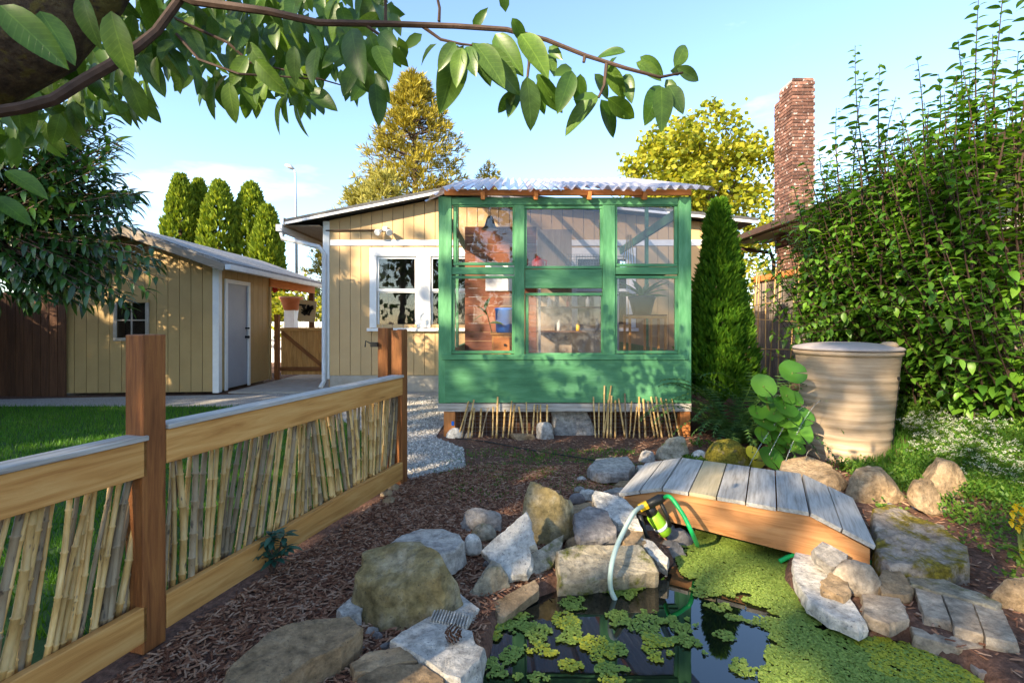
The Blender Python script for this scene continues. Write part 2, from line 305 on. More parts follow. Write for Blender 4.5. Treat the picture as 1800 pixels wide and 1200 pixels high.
def jet_mat():
    m, t, o = newmat('water_jet'); p = t.nodes.new('ShaderNodeBsdfPrincipled'); p.inputs['Base Color'].default_value = (.9, .93, .95, 1)
    p.inputs['Roughness'].default_value = .05; p.inputs['IOR'].default_value = 1.33; p.inputs['Transmission Weight'].default_value = .9
    t.links.new(p.outputs[0], o.inputs[0]); return m
M['jet'] = jet_mat()
def plastic_roof():
    m, t, o = newmat('corrugated_plastic'); p = t.nodes.new('ShaderNodeBsdfPrincipled'); p.inputs['Base Color'].default_value = (.42, .40, .43, 1); p.inputs['Roughness'].default_value = .35
    tr = t.nodes.new('ShaderNodeBsdfTransparent'); tr.inputs[0].default_value = (.8, .78, .85, 1); ms = t.nodes.new('ShaderNodeMixShader'); ms.inputs[0].default_value = .25
    t.links.new(p.outputs[0], ms.inputs[1]); t.links.new(tr.outputs[0], ms.inputs[2]); t.links.new(ms.outputs[0], o.inputs[0]); return m
M['plastic_roof'] = plastic_roof()

# ------------------------------------------------------------------ ground, pond, sheets
POND = [at(x, y, -.06).xy for x, y in [(800,1260),(832,1185),(850,1140),(862,1095),(900,1058),(960,1036),(985,1028),(1155,1003),(1175,985),(1160,930),(1180,880),(1240,850),(1330,832),(1420,860),(1480,900),(1470,945),(1400,975),(1390,1020),(1420,1062),(1500,1108),(1600,1122),(1640,1142),(1740,1192),(1800,1250)]] + [Vector((1.5, 1.2)), Vector((.9, .9)), Vector((.2, 1.0))]
def inside(p, poly):
    x, y = p[0], p[1]; r = False; j = len(poly) - 1
    for i in range(len(poly)):
        a, b = poly[i], poly[j]
        if (a[1] > y) != (b[1] > y) and x < (b[0] - a[0]) * (y - a[1]) / (b[1] - a[1]) + a[0]: r = not r
        j = i
    return r
def pdist(p, poly):
    p = Vector((p[0], p[1])); d = 9
    for i in range(len(poly)):
        a, b = Vector(poly[i-1][:2]), Vector(poly[i][:2]); t = max(0, min(1, (p - a).dot(b - a) / max(1e-9, (b - a).length_squared)))
        d = min(d, (a + (b - a) * t - p).length)
    return d
def sm(a, b, x): t = max(0, min(1, (x - a) / (b - a))); return t * t * (3 - 2 * t)
def gh(x, y):
    h = .42 * sm(2.9, 4.6, x) * sm(2.2, 4.0, y) * (1 - sm(7.5, 9, y))
    if -.4 < x < 3.2 and .6 < y < 4.4 and inside((x, y), POND): h -= .4 * sm(0, .15, pdist((x, y), POND))
    elif -1.5 < x < 4.6 and .5 < y < 5.2: h += .012 * noise.noise((x * 4, y * 4, 0))
    return h
def axis(lo, hi, step, far):
    a = [lo + step * i for i in range(int((hi - lo) / step) + 1)]; s = step; q = a[-1]
    while q < far: s *= 1.45; q += s; a.append(q)
    s = step; q = a[0]
    while q > -far: s *= 1.45; q -= s; a.insert(0, q)
    return a
ax = axis(-1.6, 5.0, .05, 900); ay = axis(.5, 5.6, .05, 900)
nx = len(ax); gm = MB()
gm.v = [(x, y, gh(x, y)) for y in ay for x in ax]
gm.f = [(j*nx + i, j*nx + i + 1, (j+1)*nx + i + 1, (j+1)*nx + i) for j in range(len(ay) - 1) for i in range(nx - 1)]
gm.r = [.5] * len(gm.f); gm.mi = [0] * len(gm.f)
tag(gm.obj('ground', M['soil'], smooth=True), 'brown bark mulch soil of the garden', None, kind='structure')
def sheet(name, pts, z, mat, label):
    b = MB(); b.add([(p[0], p[1], z) for p in pts], [tuple(range(len(pts)))]); o = b.obj(name, mat); tag(o, label, None, kind='structure'); return o
wpts = [Vector(p) for p in POND]; wc = sum(wpts, Vector((0, 0))) / len(wpts)
sheet('pond_water', [wc + (p - wc) * 1.04 for p in wpts], -.06, M['water'], 'dark still pond water reflecting the greenhouse and sky')
GRAVEL = [(-.84, 4.0), (-.42, 4.35), (-.5, 5.0), (-.87, 5.5), (-.87, 9.1), (-3.45, 9.1), (-5.3, 8.75), (-9.0, 8.2), (-9.0, 7.55), (-4.2, 7.5), (-2.6, 6.9), (-1.5, 5.4)]
sheet('gravel_path', GRAVEL, .006, M['gravel'], 'pale grey gravel path leading past the greenhouse')
LAWN = [(-9.0, 7.54), (-4.2, 7.49), (-2.62, 6.88), (-1.52, 5.38), (-.98, 4.0), (-1.6, 1.93), (-2.1, 0), (-9, 0)]
sheet('lawn', LAWN, .004, M['lawn'], 'short green lawn behind the bamboo fence')
pat = MB(); pat.box((-5.25, 8.95, -.05), (-3.5, 13.5, .03)); tag(pat.obj('patio_slab', M['concrete']), 'concrete slab in front of the shed door', None, kind='structure')
# scattered real chips, grass, pebbles
def scatter(n, poly, fn):
    xs = [p[0] for p in poly]; ys = [p[1] for p in poly]; k = 0; tries = 0
    while k < n and tries < n * 12:
        tries += 1; p = (U(min(xs), max(xs)), U(min(ys), max(ys)))
        if inside(p, poly): fn(*p); k += 1
MULCH = [(-1.62, 1.0), (-1.36, 2.2), (-.85, 4.0), (-.42, 4.4), (-.5, 5.5), (2.2, 5.5), (2.6, 4.6), (4.5, 4.4), (4.4, 1.5), (1.6, 1.0), (.2, .9)]
cb = MB()
def chip(x, y):
    if inside((x, y), POND): return
    z = gh(x, y) + U(.0, .014); a = U(0, 6.28); l = U(.008, .026); w_ = U(.002, .006); d = Vector((math.cos(a), math.sin(a), U(-.35, .35))) * l
    s = Vector((-math.sin(a), math.cos(a), U(-.4, .4))) * w_; c = Vector((x, y, z)); u = Vector((0, 0, w_ * .8))
    cb.add([c - d - s, c - d * .9 + s, c + d + s, c + d * .9 - s, c - d * .6 + u, c + d * .7 + u], [(0, 3, 5, 4), (1, 4, 5, 2), (0, 4, 1), (3, 2, 5)], U(0, 1))
scatter(26000, [(-1.6, 1.2), (-.85, 4.0), (-.4, 4.4), (.6, 4.4), (1.3, 3.5), (.3, 2.9), (-.1, 1.6), (-.3, 1.0)], chip)
scatter(12000, MULCH, chip)
M['chips'] = leaf_mat('bark_chips', [(.085, .034, .020), (.18, .08, .046), (.28, .145, .085), (.38, .25, .17)], .0, .9, .15)
tag(cb.obj('mulch_chips', M['chips']), 'loose reddish bark chips covering the garden bed', None, kind='stuff')
gb = MB()
def blade(x, y, h=.05, z=None):
    z = gh(x, y) if z is None else z; a = U(0, 6.28); s = Vector((math.cos(a), math.sin(a), 0)) * .004; l = Vector((U(-.5, .5), U(-.5, .5), 1)) * h * U(.6, 1.2)
    p = Vector((x, y, z)); gb.add([p - s, p + s, p + l * .6 + s * .6, p + l], [(0, 1, 2, 3)], U(0, 1))
scatter(42000, [(-8.5, 7.5), (-4.2, 7.49), (-2.62, 6.88), (-1.52, 5.38), (-1.05, 4.0), (-1.75, 1.93), (-3.2, 2.2), (-6.5, 4.5)], lambda x, y: blade(x, y, .06, 0))
scatter(9000, [(2.9, 4.1), (3.6, 5.2), (4.6, 5.0), (4.6, 3.6), (3.4, 3.3)], lambda x, y: blade(x, y, .09))
for k in range(150):
    cx_, cy_ = U(-.6, 1.2), U(3.6, 5.0)
    for q in range(22): blade(cx_ + rng.gauss(0, .06), cy_ + rng.gauss(0, .05), .025)
tag(gb.obj('grass', M['grass']), 'short green grass blades of the lawn', None, kind='stuff')
pb = MB()
def pebble(x, y):
    s = U(.006, .016); c = Vector((x, y, .008)); n = 5; a = U(0, 6)
    ring = [c + Vector((math.cos(a + 6.283*i/n) * s * U(.7, 1.1), math.sin(a + 6.283*i/n) * s * U(.7, 1.1), -.002)) for i in range(n)]
    top = [c + (p - c) * .6 + Vector((0, 0, s * .8)) for p in ring]
    pb.add(ring + top, [(i, (i+1) % n, n + (i+1) % n, n + i) for i in range(n)] + [tuple(range(n, 2*n))], U(0, 1))
scatter(7000, [(-.84, 4.0), (-.42, 4.35), (-.5, 5.0), (-.87, 5.5), (-.87, 8.5), (-2.2, 8.5), (-1.5, 5.4)], pebble)
M['pebbles'] = leaf_mat('gravel_pebbles', [(.20, .185, .165), (.37, .345, .31), (.58, .545, .50)], 0, .9, .2)
tag(pb.obj('gravel_pebbles', M['pebbles']), 'loose pale grey gravel stones on the path', None, kind='stuff')

# ------------------------------------------------------------------ bamboo fence
P1 = Vector((-1.476, 1.95, 0)); P2 = Vector((-.915, 3.93, 0)); fu = (P2 - P1).normalized(); fn = Vector((fu.y, -fu.x, 0))
FN = thing('bamboo_fence', 'low cedar fence with rows of bamboo canes beside the mulch bed', 'fence', P1)
def post(p, h, s=.095): return board('post', FN, p, p + Vector((0, 0, h)), s, s, M['post'], up=fu, bev=.004)
post(P1, 1.255); post(P2, 1.245); post(P2 + Vector((-.17, .22, 0)), 1.26); 
post(P2 + fu * .098 - fn * .03, 1.25, .06)
P0 = P1 - fu * 2.0; post(P0, 1.25)
lt = MB(); lt.box((-.03, -.015, -.02), (.03, .015, .02)); lt.tube([(-.03, 0, .01), (-.07, -.01, .03), (-.075, -.01, -.02)], .006); lt.obj('gate_latch', M['black'], FN, T(P2 + Vector((-.25, .16, 1.12))))
def cane_mesh(seed, mat, r0=None):
    r_ = random.Random(seed); r0 = r0 or r_.uniform(.0085, .0125); b = MB(); pts = []; rad = []; nd = r_.uniform(.03, .15); z = 0
    bx, by = r_.uniform(-.012, .012), r_.uniform(-.006, .006)
    def P(z): return (bx * math.sin(z * 3.1), by * math.sin(z * 4), z)
    pts.append(P(0)); rad.append(r0)
    while nd < .97:
        for dz, k in ((-.010, 1.0), (-.003, 1.22), (.003, 1.22), (.008, .94)): pts.append(P(nd + dz)); rad.append(r0 * k * (1 - .12 * nd))
        nd += r_.uniform(.17, .27)
    pts.append(P(1)); rad.append(r0 * .86); b.tube(pts, rad, 7); return b.mesh('bamboo_cane', mat, True)
canes = [cane_mesh(i, M['bamboo']) for i in range(7)] + [cane_mesh(20 + i, M['bamboo_old']) for i in range(3)]
def panel(a, b, ztop, lean):
    L_ = (b - a).length; o = fn * .03
    board('top_rail', FN, a + o + Vector((0, 0, ztop - .09)), b + o + Vector((0, 0, ztop - .09)), .14, .035, M['rail'])
    board('cap_board', FN, a + o * .3 + Vector((0, 0, ztop - .009)), b + o * .3 + Vector((0, 0, ztop - .009)), .10, .02, M['grey_wood'], up=fn)
    board('bottom_rail', FN, a + o + Vector((0, 0, .118)), b + o + Vector((0, 0, .118)), .14, .035, M['rail'])
    s = .02
    while s < L_ - .03:
        t = s / L_; ln = lean(t) + U(-.03, .03); d = Vector((fu.x * ln, fu.y * ln, .58 + U(0, .03))); p = a + fu * s + Vector((0, 0, .13)) - fn * rng.choice((U(-.004, .006), U(.018, .03)))
        k = rng.randrange(10); Mx = frame(d, fn, p) @ Matrix.Rotation(R(90), 4, 'Y') @ Matrix.Diagonal((*(U(.8, 1.25),) * 2, d.length, 1))
        mobj('bamboo_cane', canes[k], Mx, FN); s += U(.013, .025) if rng.random() > .08 else U(.03, .045)
panel(P0 + fu * .05, P1 - fu * .03, .858, lambda t: .10)
panel(P1 + fu * .05, P2 - fu * .03, .885, lambda t: .02 + .1 * sm(.05, .25, t) - .22 * sm(.3, .6, t) + .16 * sm(.62, .9, t))

# ------------------------------------------------------------------ siding helper
def prism(name, parent, poly, y0, y1, mat, ex=Vector((1, 0, 0)), ey=Vector((0, 1, 0)), o=Vector((0, 0, 0))):
    b = MB(); n = len(poly); f = [o + ex * x + Vector((0, 0, z)) for x, z in poly]
    b.add([p + ey * y0 for p in f] + [p + ey * y1 for p in f], [tuple(range(n)), tuple(range(2*n-1, n-1, -1))] + [(i, n + i, n + (i+1) % n, (i+1) % n) for i in range(n)])
    return b.obj(name, mat, parent)
def siding(parent, x0, x1, zb, ztop, o, ex, ey, mat, holes=(), wdt=.2, t=.02):
    prism('wall', parent, [(x0, zb), (x1, zb), (x1, ztop(x1) - .01)] + ([((x0+x1)/2, ztop((x0+x1)/2) - .01)]) + [(x0, ztop(x0) - .01)], t * .5 , t + .1, mat, ex, ey, o) if not holes else None
    x = x0
    while x < x1 - .02:
        e = min(x1, x + wdt); a, b_ = x + .005, e - .005; segs = [(zb, None)]; cuts = []
        for (hx0, hx1, hz0, hz1) in holes:
            if b_ > hx0 and a < hx1: cuts.append((max(a, hx0), min(b_, hx1), hz0, hz1))
        if not cuts: prism('siding_board', parent, [(a, zb), (b_, zb), (b_, ztop(b_)), (a, ztop(a))], 0, t, mat, ex, ey, o)
        else:
            hx0, hx1, hz0, hz1 = cuts[0]
            if hz0 > zb + .02: prism('siding_board', parent, [(a, zb), (b_, zb), (b_, hz0), (a, hz0)], 0, t, mat, ex, ey, o)
            prism('siding_board', parent, [(a, hz1), (b_, hz1), (b_, ztop(b_)), (a, ztop(a))], 0, t, mat, ex, ey, o)
            if hx0 - a > .03: prism('siding_board', parent, [(a, hz0), (hx0, hz0), (hx0, hz1), (a, hz1)], 0, t, mat, ex, ey, o)
            if b_ - hx1 > .03: prism('siding_board', parent, [(hx1, hz0), (b_, hz0), (b_, hz1), (hx1, hz1)], 0, t, mat, ex, ey, o)
        x = e
EX, EY = Vector((1, 0, 0)), Vector((0, 1, 0))

# ------------------------------------------------------------------ house
HYW = 9.12
HS = thing('house', 'tan house with vertical siding, white trim and double window', 'house', (-3.5, HYW, 0))
RG = -1.2
def hroof(x): return 3.24 + .2 * (x + 3.53) if x < RG else 3.24 + .2 * (RG + 3.53) - .1 * (x - RG)
HO = [(-2.55, -.78, 1.28, 2.62), (1.2, 2.2, 1.28, 2.62)]
siding(HS, -3.45, 4.2, .32, lambda x: hroof(x) - .02, Vector((0, HYW, 0)), EX, EY, M['siding'], HO)
bw = MB(); bw.box((-3.45, HYW + .03, .0), (-2.56, HYW + .12, 3.2)); bw.box((-.77, HYW + .03, 0), (1.19, HYW + .12, 3.2)); bw.box((2.21, HYW + .03, 0), (4.2, HYW + .12, 3.0))
bw.box((-2.56, HYW + .03, 0), (-.77, HYW + .12, 1.27)); bw.box((-2.56, HYW + .03, 2.63), (-.77, HYW + .12, 3.2)); bw.box((1.19, HYW + .03, 2.63), (2.21, HYW + .12, 3.2)); bw.box((1.19, HYW + .03, 0), (2.21, HYW + .12, 1.27))
bw.box((-3.5, HYW + .12, 0), (-3.4, 15, 3.2)); bw.box((4.2, HYW + .12, 0), (4.3, 15, 3.0)); bw.box((-3.5, 14.9, 0), (4.3, 15, 3.0))
bw.obj('wall', M['siding'], HS)
abox('foundation', HS, (-3.44, HYW + .005, -.05), (4.2, HYW + .06, .315), M['concrete'])
abox('corner_trim', HS, (-3.56, HYW - .02, .25), (-3.44, HYW + .09, 3.22), M['white'])
abox('band_trim', HS, (-3.43, HYW - .016, 2.76), (4.2, HYW - .003, 2.87), M['white'])
def house_window(x0, x1):
    W_ = MB(); y = HYW - .025
    W = abox('window', HS, (x0 - .13, y, 2.56), (x1 + .13, y + .022, 2.72), M['white'])
    abox('frame', W, (x0 - .13, y, 1.22), (x0, y + .022, 2.558), M['white']); abox('frame', W, (x1, y, 1.22), (x1 + .13, y + .022, 2.558), M['white'])
    abox('sill', W, (x0 - .17, y - .05, 1.15), (x1 + .17, y + .03, 1.21), M['white'])
    n = 2 if x1 - x0 > 1.3 else 1; ws = (x1 - x0 - .26 * (n - 1)) / n
    if n == 2: abox('mullion', W, (x0 + ws, y + .001, 1.22), (x0 + ws + .26, y + .02, 2.558), M['white'])
    for k in range(n):
        a = x0 + k * (ws + .26); b = a + ws
        for (zl, zh, yy) in ((1.22, 1.92, y + .05), (1.9, 2.558, y + .03)):
            abox('sash', W, (a, yy, zl), (a + .04, yy + .025, zh), M['white'], .002); abox('sash', W, (b - .04, yy, zl), (b, yy + .025, zh), M['white'], .002)
            abox('sash', W, (a + .04, yy, zh - .045), (b - .04, yy + .025, zh), M['white'], .002); abox('sash', W, (a + .04, yy, zl), (b - .04, yy + .025, zl + .05), M['white'], .002)
            abox('pane', W, (a + .04, yy + .01, zl + .05), (b - .04, yy + .015, zh - .045), M['glass_house'], 0)
    rm = MB(); rm.box((x0 - .1, y + 1.2, 1.0), (x1 + .1, y + 1.25, 2.7)); rm.obj('room_dark_sheet', M['dark_room'], W)  # near-black sheet behind the panes, room darkness put into its colour
house_window(-2.55, -.78); house_window(1.2, 2.2)
rf = MB()
for xa, xb in ((-4.15, RG), (RG, 4.5)):
    za, zb = hroof(xa) + .02, hroof(xb) + .02
    rf.add([(xa, HYW - .28, za), (xb, HYW - .28, zb), (xb, 15.3, zb), (xa, 15.3, za), (xa, HYW - .28, za + .07), (xb, HYW - .28, zb + .07), (xb, 15.3, zb + .07), (xa, 15.3, za + .07)],
           [(0,3,2,1),(4,5,6,7),(0,1,5,4),(2,3,7,6),(3,0,4,7),(1,2,6,5)])
HR = rf.obj('roof', M['roof_dark'], HS)
for xa, xb in ((-4.15, RG), (RG, 4.5)): board('fascia', HR, (xa, HYW - .292, hroof(xa) + .005), (xb, HYW - .292, hroof(xb) + .005), .045, .02, M['white'])
board('eave_fascia', HR, (-4.17, HYW - .29, hroof(-4.15) + .03), (-4.17, 15.3, hroof(-4.15) + .03), .16, .02, M['eave'])
board('eave_soffit', HR, (-3.85, HYW - .2, 3.1), (-3.85, 15, 3.1), .6, .015, M['eave'], up=(1, 0, 0))
g = MB(); g.box((-4.30, HYW - .32, 2.98), (-4.185, 15.3, 3.10)); g.obj('gutter', M['gutter'], HS)
g = MB(); g.tube([(-4.24, HYW - .24, 3.0), (-4.22, HYW - .24, 2.86), (-3.6, HYW - .1, 2.72), (-3.52, HYW - .06, 2.6), (-3.52, HYW - .06, .22), (-3.55, HYW - .16, .1)], .045, 8); g.obj('downspout', M['gutter'], HS, smooth=True)
g = MB(); g.tube([(-3.5, HYW - .03, 3.04), (-2.42, HYW - .03, 3.05)], .012, 6); g.obj('conduit', M['brown_metal'], HS)
FL = mobj('floodlight', boxmesh((.09, .05, .09), M['gutter'], .01), T((-2.38, HYW - .04, 3.07)), HS)
for s in (-1, 1):
    b = MB(); b.lathe([(.02, 0), (.035, .04), (.06, .1), (.062, .13), (.05, .13)], 12)
    b.obj('lamp_head', M['gutter'], FL, T((-2.38 + s * .07, HYW - .08, 3.04)) @ Matrix.Rotation(R(125), 4, 'X') @ Matrix.Rotation(R(20 * s), 4, 'Y'), True)

# ------------------------------------------------------------------ shed with carport roof
SRZ = R(4); so_ = Vector((-5.41, 8.84, 0)); sx = Vector((math.cos(SRZ), math.sin(SRZ), 0)); sy = Vector((-math.sin(SRZ) * .3, 1, 0)).normalized()
SH = thing('garden_shed', 'ochre wooden shed with grey door and shingle roof', 'shed', so_)
def shroof(x): return 2.42 + .36 * (min(-x, 1.42) + .0) - .36 * max(0, -x - 1.42)
siding(SH, -2.84, -.02, .05, lambda x: shroof(x) - .02, so_, sx, sy, M['siding2'], [(-1.75, -1.18, 1.02, 1.72)])
sw = MB()
def sp(x, y, z): return so_ + sx * x + sy * y + Vector((0, 0, z))
def sbox(b, x0, x1, y0, y1, z0, z1):
    b.add([sp(x0,y0,z0),sp(x1,y0,z0),sp(x1,y1,z0),sp(x0,y1,z0),sp(x0,y0,z1),sp(x1,y0,z1),sp(x1,y1,z1),sp(x0,y1,z1)],[(0,3,2,1),(4,5,6,7),(0,1,5,4),(1,2,6,5),(2,3,7,6),(3,0,4,7)])
sbox(sw, -2.84, -1.76, .03, .1, .05, 2.3); sbox(sw, -1.17, -.05, .03, .1, .05, 2.3); sbox(sw, -1.76, -1.17, .03, .1, .05, 1.0); sbox(sw, -1.76, -1.17, .03, .1, 1.74, 2.3); sbox(sw, -2.2, -.6, .03, .1, 2.3, 2.55)
sbox(sw, -2.84, -.05, 1.95, 2.0, .05, 2.35); sbox(sw, -2.84, -2.78, .1, 2.0, .05, 2.35); sbox(sw, -1.8, -1.1, .9, .95, .8, 2)
sw.obj('wall', M['siding2'], SH)
# side wall facing the house (ex = sy, outward = +sx)
siding(SH, .12, 2.0, .05, lambda x: 2.36, sp(0, 0, 0), sy, -sx, M['siding2'], [(.28, 1.12, .05, 2.14)])
abox_pts = lambda name, par, a, b, w_, t_, m_, up=(0, 0, 1): board(name, par, a, b, w_, t_, m_, up)
abox_pts('corner_trim', SH, sp(.01, -.02, .03), sp(.01, -.02, 2.36), .11, .03, M['white'], sx); abox_pts('corner_trim', SH, sp(.03, .07, .03), sp(.03, .07, 2.34), .1, .02, M['white'], sy)
abox_pts('corner_trim', SH, sp(-2.84, -.015, .03), sp(-2.84, -.015, 2.3), .09, .025, M['siding2'], sx)
DR = abox_pts('door', SH, sp(-.02, .70, .06), sp(-.02, .70, 2.07), .76, .04, M['door'], sy)
for yy in (.29, 1.11): abox_pts('door_frame', DR, sp(.02, yy, .03), sp(.02, yy, 2.14), .075, .03, M['white'], sy)
abox_pts('door_frame', DR, sp(.02, .33, 2.10), sp(.02, 1.07, 2.10), .075, .03, M['white'])
for zz, rr in ((1.02, .03), (1.2, .02)):
    b = MB(); b.tube([sp(-.0, 1.02, zz), sp(.03, 1.02, zz), sp(.05, 1.02, zz), sp(.075, 1.02, zz)], [rr, .012, rr, rr * .8], 10); b.obj('door_handle', M['black'], DR, smooth=True)
SW_ = abox_pts('window', SH, sp(-1.77, -.012, 1.70), sp(-1.16, -.012, 1.70), .06, .025, M['siding2'])
for a, b in ((sp(-1.77, -.012, 1.01), sp(-1.16, -.012, 1.01)),): abox_pts('frame', SW_, a, b, .06, .025, M['concrete'])
for xx in (-1.74, -1.19): abox_pts('frame', SW_, sp(xx, -.012, 1.04), sp(xx, -.012, 1.67), .06, .025, M['concrete'], sx)
abox_pts('muntin', SW_, sp(-1.465, .0, 1.04), sp(-1.465, .0, 1.67), .025, .02, M['concrete'], sx); abox_pts('muntin', SW_, sp(-1.71, .001, 1.355), sp(-1.22, .001, 1.355), .025, .018, M['concrete'])
abox_pts('pane', SW_, sp(-1.71, .02, 1.355), sp(-1.22, .02, 1.355), .63, .005, M['glass_house'])
bd = MB(); sbox(bd, -1.8, -1.1, .3, .33, .9, 1.8); bd.obj('room_dark_sheet', M['dark_room'], SW_)  # near-black sheet behind the shed pane, indoor shade put into its colour
sr = MB()
for xa, xb in ((-3.2, -1.42), (-1.42, .32)):
    za, zb = shroof(xa) + .03, shroof(xb) + .03
    if xb > 0: zb = 2.42 - .36 * .32 + .03
    sr.add([sp(xa,-.32,za),sp(xb,-.32,zb),sp(xb,4.7,zb),sp(xa,4.7,za),sp(xa,-.32,za+.05),sp(xb,-.32,zb+.05),sp(xb,4.7,zb+.05),sp(xa,4.7,za+.05)],[(0,3,2,1),(4,5,6,7),(0,1,5,4),(2,3,7,6),(3,0,4,7),(1,2,6,5)])
SR = sr.obj('roof', M['shingle'], SH)
board('rake_board', SR, sp(-1.42, -.34, shroof(-1.42) - .02), sp(.33, -.34, 2.28), .13, .025, M['eave']); board('rake_board', SR, sp(-3.2, -.34, shroof(-3.2) - .02), sp(-1.42, -.34, shroof(-1.42) - .02), .13, .025, M['eave'])
board('gutter', SR, sp(.40, -.36, 2.29), sp(.40, 4.7, 2.29), .09, .10, M['gutter'])
for k in range(6):
    x_ = .30 - k * .29; b = board('shingle_course', SR, sp(x_ - .14, -.325, shroof(x_ - .14) + .088 if x_ < .14 else 2.42 - .36 * (x_ - .14) + .088), sp(x_ - .14, 4.7, (shroof(x_ - .14) if x_ < .14 else 2.42 - .36 * (x_ - .14)) + .088), .285, .014, M['shingle'], up=(sx * 1 + Vector((0, 0, -.36))).normalized())
abox_pts('carport_beam', SH, sp(.0, 2.02, 2.22), sp(.0, 4.6, 2.22), .2, .06, M['orange']); abox_pts('carport_post', SH, sp(.0, 4.45, 0), sp(.0, 4.45, 2.12), .12, .12, M['dark_wood'], sx)
abox_pts('corner_trim', SH, sp(.015, 2.03, .03), sp(.015, 2.03, 2.12), .08, .03, M['siding2'], sy)
# gate
GT = thing('wooden_gate', 'cedar plank gate with a diagonal brace between shed and house', 'gate', (-5.0, 11.15, 0))
gx0, gx1, gy = -5.35, -4.32, 11.15
for k in range(8):
    a = gx0 + .02 + k * (gx1 - gx0 - .04) / 8; abox('gate_board', GT, (a + .003, gy, .12), (a + (gx1 - gx0 - .04) / 8 - .003, gy + .02, 1.2), M['rail'], .002)
board('gate_rail', GT, (gx0, gy - .02, .25), (gx1, gy - .02, .25), .09, .03, M['post']); board('gate_rail', GT, (gx0, gy - .02, 1.16), (gx1, gy - .02, 1.16), .07, .03, M['rail'])
board('diagonal_brace', GT, (gx0 + .05, gy - .022, 1.1), (gx1 - .05, gy - .022, .32), .08, .025, M['post'])
for xx, hh in ((gx0 - .06, 1.5), (gx1 + .06, 1.2), (-4.02, 1.15)): abox('gate_post', GT, (xx - .05, gy - .06, 0), (xx + .05, gy + .04, hh), M['post'])
abox('side_board', GT, (-4.2, gy - .02, .2), (-3.95, gy + .02, 1.05), M['rail'])
# things seen through the carport
WF = thing('white_fence', 'white board fence beyond the carport', 'fence', (-6.5, 16, 0))
for k in range(26): abox('fence_board', WF, (-9 + k * .2, 16, 0), (-9 + k * .2 + .185, 16.02, 1.35), M['white'])
abox('fence_rail', WF, (-9, 15.96, 1.2), (-3.8, 15.995, 1.29), M['white'])
b = MB(); b.lathe([(.2, 0), (.3, .3), (.34, .34), (.34, .4), (.29, .4), (.27, .3)], 16); PT = b.obj('planter', M['terracotta'], None, T(pd(512, 545, 14.6)), True); tag(PT, 'terracotta planter on the post beyond the carport', 'planter')
pst = abox('planter_stand', None, pd(512, 545, 14.6) + Vector((-.15, -.15, -1.68)), pd(512, 545, 14.6) + Vector((.15, .15, -.005)), M['white']); tag(pst, 'white stand carrying the terracotta planter', 'stand')
BD = thing('tool_board', 'tan hanging board with black metal shapes under the carport', 'board', pd(540, 545, 12.6))
bc = pd(540, 545, 12.6); board('backing', BD, bc + Vector((-.22, 0, 0)), bc + Vector((.22, 0, -.05)), .55, .03, M['tan_wood'])
for k in range(9): board('metal_shape', BD, bc + Vector((U(-.2, .1), -.03, U(-.16, .16))), bc + Vector((U(-.1, .2), -.03, U(-.16, .16))), U(.03, .07), .02, M['black'])
for k in range(9):
    m_ = rng.choice(['red', 'blue', 'lime', 'yellow', 'red']); b = MB(); b.lathe([(.015, -.11), (.05, -.07), (.06, 0), (.03, .05), (.008, .06)], 8)
    o = b.obj('hanging_ornament', M[m_], None, T(pd(478 + k * 4.5, 505 + U(-2, 3), 12.2)), True); tag(o, 'small bright %s ornament hanging from the carport beam' % {'red': 'red', 'blue': 'blue', 'lime': 'green', 'yellow': 'yellow'}[m_], 'ornament', 'hanging ornaments')

# ------------------------------------------------------------------ greenhouse
GY = 5.6; K = GY / F
def gx(px): return (px - CX) * K
def gz(py): return CH - (py - HY) * K
GH = thing('greenhouse', 'green painted lean-to greenhouse of salvaged windows with corrugated roof', 'greenhouse', (.6, GY, 0))
def gb_(name, x0, y0, x1, y1, yo=0, t=.04, mat='green', par=None): return abox(name, par or GH, (gx(x0), GY + yo - t, gz(y1)), (gx(x1), GY + yo, gz(y0)), M[mat], .004)
gb_('corner_post', 772, 348, 795, 707, 0, .06); gb_('corner_post', 1190, 348, 1212, 707, 0, .06)
gb_('top_rail', 795.4, 349, 1189.6, 362, 0, .05)
gb_('mullion', 904, 362.5, 922, 626, 0, .055); gb_('mullion', 1058, 362.5, 1080, 626, 0, .055)
gb_('middle_rail', 795.4, 470, 903.6, 483, 0, .045); gb_('middle_rail', 922.4, 474, 1057.6, 507, 0, .04); gb_('middle_rail', 1080.4, 470, 1189.6, 483, 0, .045)
gb_('lower_panel', 783, 632, 1203, 706, .0, .064); gb_('sill_rail', 778, 622, 1206, 631.6, 0, .075)
for (x0, y0, x1, y1, gm_) in ((803,365,901,462,'glass'),(926,368,1054,468,'glass'),(1084,364,1184,464,'glass'),(800,490,900,616,'glass'),(929,520,1056,620,'glass_dirty'),(1084,490,1185,616,'glass')):
    W = abox('window', GH, (gx(x0), GY - .012, gz(y1)), (gx(x1), GY - .008, gz(y0)), M[gm_], 0)
    e = 6
    gb_('sash', x0 - e, y0 - 5, x1 + e, y0, .0, .034, par=W); gb_('sash', x0 - e, y1, x1 + e, y1 + 5, .0, .034, par=W)
    gb_('sash', x0 - e, y0 + .3, x0, y1 - .3, .0, .034, par=W); gb_('sash', x1, y0 + .3, x1 + e, y1 - .3, .0, .034, par=W)
gb_('skid_beam', 771, 707.5, 1213, 722, .02, .07, 'grey_wood')
for a, b in ((781, 801), (1193, 1211)): gb_('foot_block', a, 722.5, b, 768, .05, .1, 'orange')
bk = MB(); bk.box((gx(775), GY + .25, 0), (gx(1210), GY + .27, gz(722))); bk.obj('skirt_dark_sheet', M['dark_wood'], GH)  # dark sheet behind the mesh stands in for the shaded gap
wm = MB()
